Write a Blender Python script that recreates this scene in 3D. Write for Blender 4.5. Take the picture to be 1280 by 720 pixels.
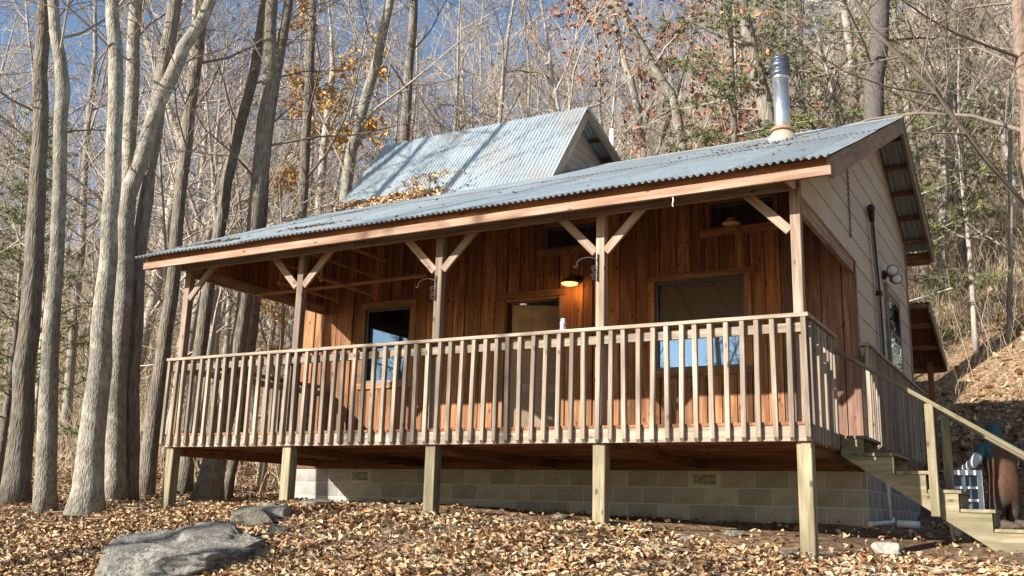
import bpy, bmesh, math, random
import numpy as np
from mathutils import Vector, Matrix, Euler, noise as mnoise

R = math.radians
scene = bpy.context.scene
COL = scene.collection
random.seed(7)
for o in list(bpy.data.objects):
    bpy.data.objects.remove(o)

# ------------------------------------------------------------------ camera
FPX, YAW, PITCH, ROLL = 1210.0, 0.51848, 0.22457, 0.02785
CAMP = Vector((1.8967, -8.6361, -0.8185))
_f = Vector((-math.sin(YAW) * math.cos(PITCH), math.cos(YAW) * math.cos(PITCH), math.sin(PITCH)))
_r = Vector((math.cos(YAW), math.sin(YAW), 0))
_u = _r.cross(_f)
RIGHT = _r * math.cos(ROLL) + _u * math.sin(ROLL)
UP = -_r * math.sin(ROLL) + _u * math.cos(ROLL)
FWD = _f
cam_d = bpy.data.cameras.new('camera')
cam = bpy.data.objects.new('camera', cam_d)
COL.objects.link(cam)
cam.matrix_world = Matrix(((RIGHT.x, UP.x, -FWD.x, CAMP.x), (RIGHT.y, UP.y, -FWD.y, CAMP.y),
                           (RIGHT.z, UP.z, -FWD.z, CAMP.z), (0, 0, 0, 1)))
cam_d.sensor_fit = 'HORIZONTAL'
cam_d.sensor_width = 36.0
cam_d.lens = FPX / 1280 * 36.0
cam_d.clip_end = 2000
scene.camera = cam

# ------------------------------------------------------------------ sky, sun, exposure
SUND = Vector((0.58, 1.0, -0.45)).normalized()          # direction the light travels
elev = math.asin(-SUND.z)
azim = math.atan2(-SUND.x, -SUND.y)
w = bpy.data.worlds.new('World')
scene.world = w
w.use_nodes = True
nt = w.node_tree
nt.nodes.clear()
sky = nt.nodes.new('ShaderNodeTexSky')
sky.sky_type = 'NISHITA'
sky.sun_disc = False
sky.sun_elevation = elev
sky.sun_rotation = azim
sky.altitude = 300
sky.air_density = 1.0
sky.dust_density = 0.6
sky.ozone_density = 1.5
bg = nt.nodes.new('ShaderNodeBackground')
bg.inputs[1].default_value = 0.08
wo = nt.nodes.new('ShaderNodeOutputWorld')
nt.links.new(sky.outputs[0], bg.inputs[0])
nt.links.new(bg.outputs[0], wo.inputs[0])
sd = bpy.data.lights.new('sun', 'SUN')
sd.energy = 5.0
sd.angle = R(0.53)
sd.color = (1.0, 0.94, 0.85)
sun = bpy.data.objects.new('sun', sd)
COL.objects.link(sun)
sun.rotation_euler = SUND.to_track_quat('-Z', 'Y').to_euler()
sun.location = (-20, -30, 30)
vs = scene.view_settings
vs.view_transform = 'Standard'
vs.look = 'None'
vs.exposure = 1.25
vs.gamma = 1.0
vs.use_curve_mapping = False


def ray(px, py):
    return (FWD + RIGHT * ((px - 640) / FPX) - UP * ((py - 360) / FPX))


def at(px, py, t):
    """pixel of the photograph at depth t metres"""
    return CAMP + ray(px, py) * t


# ------------------------------------------------------------------ materials
MATS = {}


def nodes(name):
    m = bpy.data.materials.new(name)
    m.use_nodes = True
    t = m.node_tree
    b = t.nodes['Principled BSDF']
    return m, t, b


def N(t, kind, **kw):
    n = t.nodes.new(kind)
    for k, v in kw.items():
        if k.startswith('i_'):
            n.inputs[int(k[2:]) if k[2:].isdigit() else k[2:]].default_value = v
        else:
            setattr(n, k, v)
    return n


def ramp(t, fac, stops):
    r = t.nodes.new('ShaderNodeValToRGB')
    e = r.color_ramp.elements
    while len(e) < len(stops):
        e.new(0.5)
    for i, (p, c) in enumerate(stops):
        e[i].position = p
        e[i].color = (c[0], c[1], c[2], 1)
    t.links.new(fac, r.inputs[0])
    return r.outputs[0]


def mixc(t, fac, a, b, mode='MIX'):
    m = t.nodes.new('ShaderNodeMix')
    m.data_type = 'RGBA'
    m.blend_type = mode
    for s, v in ((m.inputs[0], fac), (m.inputs[6], a), (m.inputs[7], b)):
        if isinstance(v, (int, float)):
            s.default_value = v
        elif isinstance(v, (tuple, list)):
            s.default_value = (v[0], v[1], v[2], 1)
        else:
            t.links.new(v, s)
    return m.outputs[2]


def math_n(t, op, a, b=None):
    m = t.nodes.new('ShaderNodeMath')
    m.operation = op
    for s, v in ((m.inputs[0], a), (m.inputs[1], b)):
        if v is None:
            continue
        if isinstance(v, (int, float)):
            s.default_value = v
        else:
            t.links.new(v, s)
    return m.outputs[0]


def bump(t, b, h, strength=0.4, dist=0.01):
    n = t.nodes.new('ShaderNodeBump')
    n.inputs['Strength'].default_value = strength
    n.inputs['Distance'].default_value = dist
    t.links.new(h, n.inputs['Height'])
    t.links.new(n.outputs[0], b.inputs['Normal'])


WOOD = {  # light tone, dark tone, stain tone, stain amount
    'cedar': ((0.37, 0.185, 0.084), (0.215, 0.095, 0.042), (0.09, 0.04, 0.024), 0.55),
    'rail': ((0.37, 0.305, 0.235), (0.23, 0.18, 0.135), (0.11, 0.088, 0.07), 0.6),
    'fascia': ((0.40, 0.275, 0.205), (0.28, 0.17, 0.115), (0.16, 0.085, 0.055), 0.65),
    'post': ((0.35, 0.275, 0.215), (0.23, 0.165, 0.12), (0.11, 0.078, 0.06), 0.55),
    'treated': ((0.31, 0.265, 0.17), (0.19, 0.16, 0.098), (0.095, 0.09, 0.048), 0.85),
    'under': ((0.31, 0.145, 0.07), (0.18, 0.08, 0.04), (0.09, 0.04, 0.02), 0.5),
    'barge': ((0.35, 0.275, 0.20), (0.24, 0.18, 0.13), (0.12, 0.10, 0.07), 0.5),
    'trim': ((0.36, 0.20, 0.10), (0.24, 0.12, 0.055), (0.13, 0.06, 0.03), 0.4),
    'oldcedar': ((0.25, 0.15, 0.105), (0.15, 0.085, 0.06), (0.07, 0.042, 0.034), 0.6),
    'barkplank': ((0.33, 0.28, 0.22), (0.2, 0.17, 0.13), (0.1, 0.08, 0.06), 0.5),
}


def wood(kind, axis):
    key = ('wood', kind, axis)
    if key in MATS:
        return MATS[key]
    c1, c2, c3, amt = WOOD[kind]
    m, t, b = nodes('wood_%s_%s' % (kind, 'xyz'[axis]))
    tc = N(t, 'ShaderNodeTexCoord')
    oi = N(t, 'ShaderNodeObjectInfo')
    off = N(t, 'ShaderNodeVectorMath', operation='SCALE')
    cmb = N(t, 'ShaderNodeCombineXYZ')
    for i in range(3):
        t.links.new(oi.outputs['Random'], cmb.inputs[i])
    t.links.new(cmb.outputs[0], off.inputs[0])
    off.inputs[3].default_value = 37.0
    add = N(t, 'ShaderNodeVectorMath', operation='ADD')
    t.links.new(tc.outputs['Object'], add.inputs[0])
    t.links.new(off.outputs[0], add.inputs[1])

    def mapped(s_long, s_cross):
        mp = N(t, 'ShaderNodeMapping')
        s = [s_cross] * 3
        s[axis] = s_long
        mp.inputs['Scale'].default_value = s
        t.links.new(add.outputs[0], mp.inputs[0])
        return mp.outputs[0]
    g = N(t, 'ShaderNodeTexNoise', i_Scale=1.0, i_Detail=5.0, i_Roughness=0.62)
    t.links.new(mapped(1.6, 26.0), g.inputs['Vector'])
    big = N(t, 'ShaderNodeTexNoise', i_Scale=1.0, i_Detail=3.0)
    t.links.new(mapped(1.3, 7.0), big.inputs['Vector'])
    kn = N(t, 'ShaderNodeTexVoronoi', i_Scale=1.0)
    t.links.new(mapped(4.0, 8.0), kn.inputs['Vector'])
    base = ramp(t, g.outputs[0], [(0.33, [v_ * 0.85 for v_ in c2]), (0.46, c2), (0.66, c1)])
    var = math_n(t, 'MULTIPLY_ADD', oi.outputs['Random'], 0.62)
    t.nodes[-1].inputs[2].default_value = 0.66
    base = mixc(t, 1.0, base, var, 'MULTIPLY')
    stf = ramp(t, big.outputs[0], [(0.47, (0, 0, 0)), (0.72, (amt, amt, amt))])
    base = mixc(t, stf, base, c3)
    kf = ramp(t, kn.outputs[0], [(0.08, (0.9, 0.9, 0.9)), (0.16, (0, 0, 0))])
    base = mixc(t, kf, base, (c3[0] * .6, c3[1] * .6, c3[2] * .6))
    t.links.new(base, b.inputs['Base Color'])
    b.inputs['Roughness'].default_value = 0.78
    b.inputs['Specular IOR Level'].default_value = 0.25
    bump(t, b, g.outputs[0], 0.7, 0.008)
    MATS[key] = m
    return m


def speckle(name, c1, c2, scale=8.0, rough=0.9, bstr=0.5, bdist=0.02, detail=6.0, c3=None, scale3=1.5, metallic=0.0,
            rnd=0.0, spec=0.3, stretch=None, island=False):
    if name in MATS:
        return MATS[name]
    m, t, b = nodes(name)
    tc = N(t, 'ShaderNodeTexCoord')
    vec = tc.outputs['Object']
    if stretch:
        mp = N(t, 'ShaderNodeMapping')
        mp.inputs['Scale'].default_value = stretch
        t.links.new(vec, mp.inputs[0])
        vec = mp.outputs[0]
    n = N(t, 'ShaderNodeTexNoise', i_Scale=scale, i_Detail=detail, i_Roughness=0.6)
    t.links.new(vec, n.inputs['Vector'])
    base = ramp(t, n.outputs[0], [(0.32, c1), (0.68, c2)])
    if c3:
        n3 = N(t, 'ShaderNodeTexNoise', i_Scale=scale3, i_Detail=4.0)
        t.links.new(tc.outputs['Object'], n3.inputs['Vector'])
        f = ramp(t, n3.outputs[0], [(0.48, (0, 0, 0)), (0.66, (0.85, 0.85, 0.85))])
        base = mixc(t, f, base, c3)
    if rnd:
        if island:
            src = N(t, 'ShaderNodeNewGeometry').outputs['Random Per Island']
        else:
            src = N(t, 'ShaderNodeObjectInfo').outputs['Random']
        v = math_n(t, 'MULTIPLY_ADD', src, rnd)
        t.nodes[-1].inputs[2].default_value = 1 - rnd / 2
        base = mixc(t, 1.0, base, v, 'MULTIPLY')
    t.links.new(base, b.inputs['Base Color'])
    b.inputs['Roughness'].default_value = rough
    b.inputs['Metallic'].default_value = metallic
    b.inputs['Specular IOR Level'].default_value = spec
    if bstr:
        bump(t, b, n.outputs[0], bstr, bdist)
    MATS[name] = m
    return m


def bark(name, c1, c2, c3, vs_=14.0, zs=2.5, dist=0.02, rnd=0.25):
    """furrowed bark: stretched voronoi ridges with lichen patches"""
    if name in MATS:
        return MATS[name]
    m, t, b = nodes(name)
    tc = N(t, 'ShaderNodeTexCoord')
    mp = N(t, 'ShaderNodeMapping')
    mp.inputs['Scale'].default_value = (vs_, vs_, zs)
    t.links.new(tc.outputs['Object'], mp.inputs[0])
    n = N(t, 'ShaderNodeTexNoise', i_Scale=1.0, i_Detail=6.0, i_Roughness=0.65)
    t.links.new(mp.outputs[0], n.inputs['Vector'])
    vo = N(t, 'ShaderNodeTexVoronoi', i_Scale=1.6)
    t.links.new(mp.outputs[0], vo.inputs['Vector'])
    h = math_n(t, 'ADD', n.outputs[0], math_n(t, 'MULTIPLY', vo.outputs[0], 0.5))
    base = ramp(t, h, [(0.45, c2), (0.95, c1)])
    n3 = N(t, 'ShaderNodeTexNoise', i_Scale=5.0, i_Detail=8.0, i_Roughness=0.7)
    t.links.new(tc.outputs['Object'], n3.inputs['Vector'])
    f = ramp(t, n3.outputs[0], [(0.5, (0, 0, 0)), (0.60, (0.8, 0.8, 0.8))])
    base = mixc(t, f, base, c3)
    oi = N(t, 'ShaderNodeObjectInfo')
    v = math_n(t, 'MULTIPLY_ADD', oi.outputs['Random'], rnd)
    t.nodes[-1].inputs[2].default_value = 1 - rnd / 2
    base = mixc(t, 1.0, base, v, 'MULTIPLY')
    t.links.new(base, b.inputs['Base Color'])
    b.inputs['Roughness'].default_value = 0.92
    b.inputs['Specular IOR Level'].default_value = 0.2
    bump(t, b, h, 0.8, dist)
    MATS[name] = m
    return m


def leafmat(name, stops, rough=0.75):
    if name in MATS:
        return MATS[name]
    m, t, b = nodes(name)
    g = N(t, 'ShaderNodeNewGeometry')
    base = ramp(t, g.outputs['Random Per Island'], stops)
    t.links.new(base, b.inputs['Base Color'])
    b.inputs['Roughness'].default_value = rough
    b.inputs['Specular IOR Level'].default_value = 0.3
    MATS[name] = m
    return m


def plain(name, c, rough=0.5, metallic=0.0, spec=0.5):
    if name in MATS:
        return MATS[name]
    m, t, b = nodes(name)
    n = N(t, 'ShaderNodeTexNoise', i_Scale=9.0, i_Detail=4.0)
    tc = N(t, 'ShaderNodeTexCoord')
    t.links.new(tc.outputs['Object'], n.inputs['Vector'])
    base = ramp(t, n.outputs[0], [(0.3, [x * 0.82 for x in c]), (0.7, [min(1, x * 1.1) for x in c])])
    t.links.new(base, b.inputs['Base Color'])
    b.inputs['Roughness'].default_value = rough
    b.inputs['Metallic'].default_value = metallic
    b.inputs['Specular IOR Level'].default_value = spec
    MATS[name] = m
    return m


def glassmat():
    if 'glass' in MATS:
        return MATS['glass']
    m = bpy.data.materials.new('window_glass')
    m.use_nodes = True
    t = m.node_tree
    t.nodes.clear()
    out = N(t, 'ShaderNodeOutputMaterial')
    tr = N(t, 'ShaderNodeBsdfTransparent')
    tr.inputs[0].default_value = (0.9, 0.9, 0.9, 1)
    gl = N(t, 'ShaderNodeBsdfGlossy')
    gl.inputs[0].default_value = (0.40, 0.66, 0.95, 1)
    gl.inputs['Roughness'].default_value = 0.015
    lw = N(t, 'ShaderNodeFresnel', i_IOR=1.9)
    f = math_n(t, 'MULTIPLY_ADD', lw.outputs[0], 1.2)
    t.nodes[-1].inputs[2].default_value = 0.12
    mx = N(t, 'ShaderNodeMixShader')
    t.links.new(f, mx.inputs[0])
    t.links.new(tr.outputs[0], mx.inputs[1])
    t.links.new(gl.outputs[0], mx.inputs[2])
    t.links.new(mx.outputs[0], out.inputs[0])
    MATS['glass'] = m
    return m


def metal_roof():
    if 'roofmetal' in MATS:
        return MATS['roofmetal']
    m, t, b = nodes('galvanised_sheet')
    tc = N(t, 'ShaderNodeTexCoord')
    n = N(t, 'ShaderNodeTexNoise', i_Scale=1.3, i_Detail=6.0, i_Roughness=0.65)
    t.links.new(tc.outputs['Object'], n.inputs['Vector'])
    sp = N(t, 'ShaderNodeTexVoronoi', i_Scale=45.0)
    t.links.new(tc.outputs['Object'], sp.inputs['Vector'])
    base = ramp(t, sp.outputs['Color'], [(0.2, (0.37, 0.44, 0.46)), (0.8, (0.49, 0.55, 0.565))])
    f = ramp(t, n.outputs[0], [(0.56, (0, 0, 0)), (0.75, (0.8, 0.8, 0.8))])
    base = mixc(t, f, base, (0.30, 0.26, 0.22))
    mp = N(t, 'ShaderNodeMapping')
    mp.inputs['Scale'].default_value = (16, 1.0, 1.0)
    t.links.new(tc.outputs['Object'], mp.inputs[0])
    st = N(t, 'ShaderNodeTexNoise', i_Scale=1.0, i_Detail=4.0)
    t.links.new(mp.outputs[0], st.inputs['Vector'])
    f2 = ramp(t, st.outputs[0], [(0.58, (0, 0, 0)), (0.78, (0.55, 0.55, 0.55))])
    base = mixc(t, f2, base, (0.30, 0.27, 0.24))
    oi = N(t, 'ShaderNodeObjectInfo')
    v = math_n(t, 'MULTIPLY_ADD', oi.outputs['Random'], 0.22)
    t.nodes[-1].inputs[2].default_value = 0.89
    base = mixc(t, 1.0, base, v, 'MULTIPLY')
    t.links.new(base, b.inputs['Base Color'])
    b.inputs['Metallic'].default_value = 0.35
    b.inputs['Roughness'].default_value = 0.40
    MATS['roofmetal'] = m
    return m


# ------------------------------------------------------------------ object helpers
def tag(o, label, cat, group=None, kind=None):
    if label:
        o['label'] = label
    if cat:
        o['category'] = cat
    if group:
        o['group'] = group
    if kind:
        o['kind'] = kind
    return o


def thing(name, label, cat, loc=(0, 0, 0), group=None):
    o = bpy.data.objects.new(name, None)
    o.empty_display_size = 0.1
    COL.objects.link(o)
    o.location = loc
    return tag(o, label, cat, group)


WORLD_LOC = {}


def put(name, me, mat, parent=None, loc=(0, 0, 0), rot=(0, 0, 0)):
    """link a mesh object at a WORLD location, parented without moving it (parents are never rotated)"""
    o = bpy.data.objects.new(name, me)
    COL.objects.link(o)
    if mat is not None and not me.materials:
        me.materials.append(mat)
    loc = Vector(loc)
    if parent is not None:
        o.parent = parent
        pl = WORLD_LOC.get(parent.name, parent.location)
        o.location = loc - Vector(pl)
    else:
        o.location = loc
    o.rotation_euler = rot
    WORLD_LOC[o.name] = tuple(loc)
    return o


def mesh(name, verts, faces, smooth=False):
    me = bpy.data.meshes.new(name)
    me.from_pydata([tuple(v) for v in verts], [], faces)
    if smooth:
        me.polygons.foreach_set('use_smooth', [True] * len(me.polygons))
    me.update()
    return me


def np_mesh(name, V, T, smooth=False):
    """fast triangle mesh from numpy arrays"""
    me = bpy.data.meshes.new(name)
    V = np.asarray(V, dtype=np.float32)
    T = np.asarray(T, dtype=np.int32)
    k = T.shape[1]
    me.vertices.add(len(V))
    me.vertices.foreach_set('co', V.ravel())
    me.loops.add(T.size)
    me.loops.foreach_set('vertex_index', T.ravel())
    me.polygons.add(len(T))
    me.polygons.foreach_set('loop_start', np.arange(len(T), dtype=np.int32) * k)
    me.polygons.foreach_set('loop_total', np.full(len(T), k, dtype=np.int32))
    if smooth:
        me.polygons.foreach_set('use_smooth', np.ones(len(T), dtype=bool))
    me.update(calc_edges=True)
    return me


BOXES = {}


def boxmesh(sx, sy, sz, bev=0.004):
    key = (round(sx, 3), round(sy, 3), round(sz, 3), bev)
    if key in BOXES:
        return BOXES[key].copy()
    bm = bmesh.new()
    bmesh.ops.create_cube(bm, size=1.0)
    bmesh.ops.scale(bm, vec=(sx, sy, sz), verts=bm.verts)
    if bev and min(sx, sy, sz) > bev * 2.5:
        bmesh.ops.bevel(bm, geom=bm.edges[:], offset=bev, segments=1, affect='EDGES')
    me = bpy.data.meshes.new('box')
    bm.to_mesh(me)
    bm.free()
    BOXES[key] = me
    return me.copy()


SHARED = {}


def box(name, c0, c1, kind, parent=None, rot=None, mat=None, bev=0.004, axis=None):
    """box between two corners; kind names a wood, mat overrides it"""
    c0, c1 = Vector(c0), Vector(c1)
    s = [abs(c1[i] - c0[i]) for i in range(3)]
    if axis is None:
        axis = s.index(max(s))
    m = mat or wood(kind, axis)
    key = tuple(round(v, 3) for v in s) + (bev, m.name)
    if key not in SHARED:
        me = boxmesh(s[0], s[1], s[2], bev)
        me.materials.append(m)
        SHARED[key] = me
    return put(name, SHARED[key], None, parent, (c0 + c1) / 2, rot or (0, 0, 0))


def beam(name, a, b, wdt, thk, kind, parent=None, mat=None, up=Vector((0, 0, 1)), bev=0.004):
    """a board from a to b, long axis local X; wdt along 'up'-ish, thk across"""
    a, b = Vector(a), Vector(b)
    d = b - a
    L = d.length
    x = d.normalized()
    y = up.cross(x)
    if y.length < 1e-4:
        y = Vector((0, 1, 0))
    y.normalize()
    z = x.cross(y)
    me = boxmesh(L, thk, wdt, bev)
    me.materials.append(mat or wood(kind, 0))
    o = put(name, me, None, parent, (a + b) / 2)
    o.rotation_euler = Matrix((x, y, z)).transposed().to_euler()
    return o


def tube_data(pts, rads, sides, V, F, cap=True):
    """append a tube along pts to vertex/face lists"""
    base = len(V)
    n = len(pts)
    prev = None
    for i in range(n):
        if i == 0:
            d = pts[1] - pts[0]
        elif i == n - 1:
            d = pts[-1] - pts[-2]
        else:
            d = pts[i + 1] - pts[i - 1]
        d = d.normalized() if d.length > 1e-9 else Vector((0, 0, 1))
        if prev is None:
            a = Vector((1, 0, 0)) if abs(d.x) < 0.8 else Vector((0, 1, 0))
            u = d.cross(a).normalized()
        else:
            u = (prev - d * prev.dot(d))
            u = u.normalized() if u.length > 1e-6 else d.orthogonal().normalized()
        prev = u
        v = d.cross(u)
        for k in range(sides):
            an = 2 * math.pi * k / sides
            q = pts[i] + (u * math.cos(an) + v * math.sin(an)) * rads[i]
            V.append((q.x, q.y, q.z))
    for i in range(n - 1):
        for k in range(sides):
            k2 = (k + 1) % sides
            F.append((base + i * sides + k, base + i * sides + k2, base + (i + 1) * sides + k2, base + (i + 1) * sides + k))
    if cap:
        F.append(tuple(base + k for k in reversed(range(sides))))
        F.append(tuple(base + (n - 1) * sides + k for k in range(sides)))


def tube(name, pts, rad, mat, parent=None, sides=8, loc=None, smooth=True):
    pts = [Vector(p) for p in pts]
    o0 = Vector(loc) if loc is not None else pts[0].copy()
    rads = rad if isinstance(rad, (list, tuple)) else [rad] * len(pts)
    V, F = [], []
    tube_data([p - o0 for p in pts], rads, sides, V, F)
    return put(name, mesh(name, V, F, smooth), mat, parent, o0)


def lathe(name, prof, mat, parent, loc, seg=24, rot=(0, 0, 0)):
    V, F = [], []
    for r_, z in prof:
        for k in range(seg):
            a = 2 * math.pi * k / seg
            V.append((r_ * math.cos(a), r_ * math.sin(a), z))
    for i in range(len(prof) - 1):
        for k in range(seg):
            k2 = (k + 1) % seg
            F.append((i * seg + k, i * seg + k2, (i + 1) * seg + k2, (i + 1) * seg + k))
    F.append(tuple(reversed(range(seg))))
    F.append(tuple((len(prof) - 1) * seg + k for k in range(seg)))
    return put(name, mesh(name, V, F, True), mat, parent, loc, rot)


def prism(name, poly, axis, a0, a1, mat, parent=None):
    """extrude a 2-D polygon along an axis: axis 0 -> poly is (y,z); axis 1 -> poly is (x,z)"""
    cx = sum(p[0] for p in poly) / len(poly)
    cz = sum(p[1] for p in poly) / len(poly)
    n = len(poly)
    V = []
    am = (a0 + a1) / 2
    for a in (a0, a1):
        for p in poly:
            V.append((a - am, p[0] - cx, p[1] - cz) if axis == 0 else (p[0] - cx, a - am, p[1] - cz))
    F = [tuple(range(n)), tuple(reversed(range(n, 2 * n)))]
    for i in range(n):
        j = (i + 1) % n
        F.append((i, n + i, n + j, j))
    me = mesh(name, V, F)
    bm = bmesh.new()
    bm.from_mesh(me)
    bmesh.ops.recalc_face_normals(bm, faces=bm.faces)
    bm.to_mesh(me)
    bm.free()
    return put(name, me, mat, parent, (am, cx, cz) if axis == 0 else (cx, am, cz))


# ------------------------------------------------------------------ terrain (thin-plate spline through surveyed heights)
CP = np.array([
    (-8.0, 0, -.98), (-6.05, 0, -.88), (-4, 0, -.96), (-2, 0, -1.01), (-.1, 0, -1.21), (.6, 0, -1.20), (1.6, .3, -1.17), (3.5, 0.5, -1.15),
    (-8.4, 3, -.87), (-6.4, 3, -.79), (-4.6, 3, -.83), (-3, 3, -.88), (-1.5, 3, -.90), (-.1, 3, -.90), (1.2, 2.5, -1.0), (3, 3, -.95),
    (-6.0, -2.3, -1.50), (-4, -2, -1.33), (-2, -2, -1.33), (0, -2, -1.42), (2.5, -2, -1.4), (-8, -2.2, -1.32), (-10, -2, -1.2),
    (1.9, -8.6, -2.38), (-3, -6, -2.1), (-8, -7, -2.2), (6, -6, -2.0),
    (-9.5, -.2, -1.03), (-10.6, -.1, -.95), (-8.9, 1.3, -.92), (-12, 2, -.85), (-11, 5, -.55), (-9, 8, -.3), (-15, 0, -.95), (-15, 6, -.2),
    (1.0, 4.5, -.93), (1, 7, -.75), (-4, 8, -.5), (3, 8, -.1), (3, 12, 1.6), (-3, 12, 1.1), (-9, 13, .9), (-16, 14, 1.1),
    (0, 20, 5.8), (8, 20, 6.6), (-20, 22, 3.6), (20, 20, 6.0), (-10, 20, 3.6),
    (0, 45, 19.5), (-30, 42, 16), (30, 45, 21), (0, 80, 43), (-45, 80, 35), (40, 80, 45), (-60, 30, 11), (-85, 60, 24),
    (0, 120, 66), (-70, 120, 50), (60, 120, 66), (-30, 0, -.6), (-60, 0, 1.0), (-40, 14, 2.0), (15, 0, -.8), (30, 0, .3), (30, 10, 2.4), (12, 9, 1.0),
    (-10, -14, -3.2), (10, -12, -2.5), (0, -20, -3.6), (-30, -20, -3.4), (30, -20, -3.0), (0, -60, -7), (-60, -40, -6), (60, -40, -5)], float)


def _tps_phi(d2):
    return 0.5 * d2 * np.log(d2 + 1e-9)


_n = len(CP)
_d2 = ((CP[:, None, :2] - CP[None, :, :2]) ** 2).sum(-1)
_A = np.zeros((_n + 3, _n + 3))
_A[:_n, :_n] = _tps_phi(_d2) + np.eye(_n) * 0.02
_P = np.c_[np.ones(_n), CP[:, :2]]
_A[:_n, _n:] = _P
_A[_n:, :_n] = _P.T
_W = np.linalg.solve(_A, np.r_[CP[:, 2], 0, 0, 0])


def ground(x, y):
    x = np.asarray(x, float)
    y = np.asarray(y, float)
    q = np.stack([x.ravel(), y.ravel()], -1)
    out = np.empty(len(q))
    for s in range(0, len(q), 20000):
        qq = q[s:s + 20000]
        d2 = ((qq[:, None, :] - CP[None, :, :2]) ** 2).sum(-1)
        out[s:s + 20000] = _tps_phi(d2) @ _W[:_n] + np.c_[np.ones(len(qq)), qq] @ _W[_n:]
    return out.reshape(x.shape)


def gz(x, y):
    return float(ground(np.array([x]), np.array([y]))[0])


def axis_grid(lo, hi, fine_lo, fine_hi, fine, growth=1.13):
    a = list(np.arange(fine_lo, fine_hi + 1e-6, fine))
    s = fine
    while a[-1] < hi:
        s *= growth
        a.append(a[-1] + s)
    s = fine
    b = [a[0]]
    while b[-1] > lo:
        s *= growth
        b.append(b[-1] - s)
    return np.array(list(reversed(b[1:])) + a)


gx = axis_grid(-260, 220, -14, 5, 0.16)
gy = axis_grid(-160, 170, -5, 6, 0.16)
GX, GY = np.meshgrid(gx, gy, indexing='ij')
GZ = ground(GX, GY)
rs = np.random.RandomState(3)
near = np.exp(-(((GX + 4) / 14) ** 2 + ((GY) / 9) ** 2))
bmp = 0.028 * np.sin(GX * 3.1 + 1.3 * np.sin(GY * 2.3)) * np.sin(GY * 3.7 + np.sin(GX * 1.9))
GZ = GZ + near * bmp + (1 - near) * 0.25 * np.sin(GX * 0.45 + np.sin(GY * .3)) * np.sin(GY * 0.38) * np.clip((GY - 8) / 10, 0, 1)
nx, ny = GX.shape
idx = np.arange(nx * ny).reshape(nx, ny)
quads = np.stack([idx[:-1, :-1], idx[1:, :-1], idx[1:, 1:], idx[:-1, 1:]], -1).reshape(-1, 4)
gm, gt, gb = nodes('forest_floor')
tc = N(gt, 'ShaderNodeTexCoord')
n1 = N(gt, 'ShaderNodeTexNoise', i_Scale=26.0, i_Detail=8.0, i_Roughness=0.75)
gt.links.new(tc.outputs['Object'], n1.inputs['Vector'])
vo = N(gt, 'ShaderNodeTexVoronoi', i_Scale=13.0)
gt.links.new(tc.outputs['Object'], vo.inputs['Vector'])
n2 = N(gt, 'ShaderNodeTexNoise', i_Scale=0.7, i_Detail=6.0)
gt.links.new(tc.outputs['Object'], n2.inputs['Vector'])
litter = ramp(gt, vo.outputs['Color'], [(0.1, (0.12, 0.07, 0.04)), (0.4, (0.27, 0.165, 0.09)), (0.7, (0.36, 0.25, 0.15)), (0.95, (0.45, 0.33, 0.21))])
soil = ramp(gt, n1.outputs[0], [(0.3, (0.075, 0.05, 0.034)), (0.7, (0.17, 0.115, 0.075))])
fs = ramp(gt, n2.outputs[0], [(0.36, (0.25, 0.25, 0.25)), (0.6, (1, 1, 1))])
gt.links.new(mixc(gt, fs, soil, litter), gb.inputs['Base Color'])
gb.inputs['Roughness'].default_value = 0.95
gb.inputs['Specular IOR Level'].default_value = 0.15
bump(gt, gb, math_n(gt, 'ADD', n1.outputs[0], vo.outputs[0]), 0.9, 0.04)
og = put('ground', np_mesh('ground', np.stack([GX, GY, GZ], -1).reshape(-1, 3), quads, True), gm)
tag(og, 'sloping forest floor of soil under fallen leaves', 'ground', kind='structure')

# ================================================================== THE CABIN
WY = 2.99            # front wall plane
XR = -0.07           # right wall plane
XL = -8.55           # left wall plane
YB = 7.40            # back wall plane
SL = (4.595 - 2.24) / (4.835 + 0.44)
roofz = lambda y: 2.24 + SL * (y + 0.44)          # metal surface of the front slope
roofzb = lambda y: 4.595 - 0.41 * (y - 4.835)     # rear slope
cabin = thing('cabin', 'brown board cabin with railed front porch and corrugated metal roof', 'cabin', (-4.2, 3.0, -0.9))
DARK = plain('interior_dark', (0.03, 0.024, 0.02), 0.9)
SIDING = None

# ---- front wall: sheathing with openings, one mesh per board
OPEN = {  # x0, x1, z0, z1
    'window_l': (-7.29, -6.45, 0.98, 2.12), 'door': (-4.82, -3.97, 0.0, 2.06), 'window_r': (-2.58, -1.40, 0.96, 2.12),
    'transom_l': (-4.20, -3.40, 2.74, 3.05), 'transom_r': (-1.83, -1.00, 2.75, 3.08)}


def cut_rects(x0, x1, z0, z1, ops, pad=0.0):
    xs = sorted({x0, x1} | {min(max(v, x0), x1) for o in ops for v in (o[0] - pad, o[1] + pad)})
    out = []
    for a, b in zip(xs, xs[1:]):
        if b - a < 1e-4:
            continue
        mid = (a + b) / 2
        segs = [(z0, z1)]
        for o in ops:
            if o[0] - pad < mid < o[1] + pad:
                ns = []
                for s0, s1 in segs:
                    if o[2] > s0:
                        ns.append((s0, min(s1, o[2])))
                    if o[3] < s1:
                        ns.append((max(s0, o[3]), s1))
                segs = [s for s in ns if s[1] - s[0] > 1e-3]
        out += [(a, b, s0, s1) for s0, s1 in segs]
    return out


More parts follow.
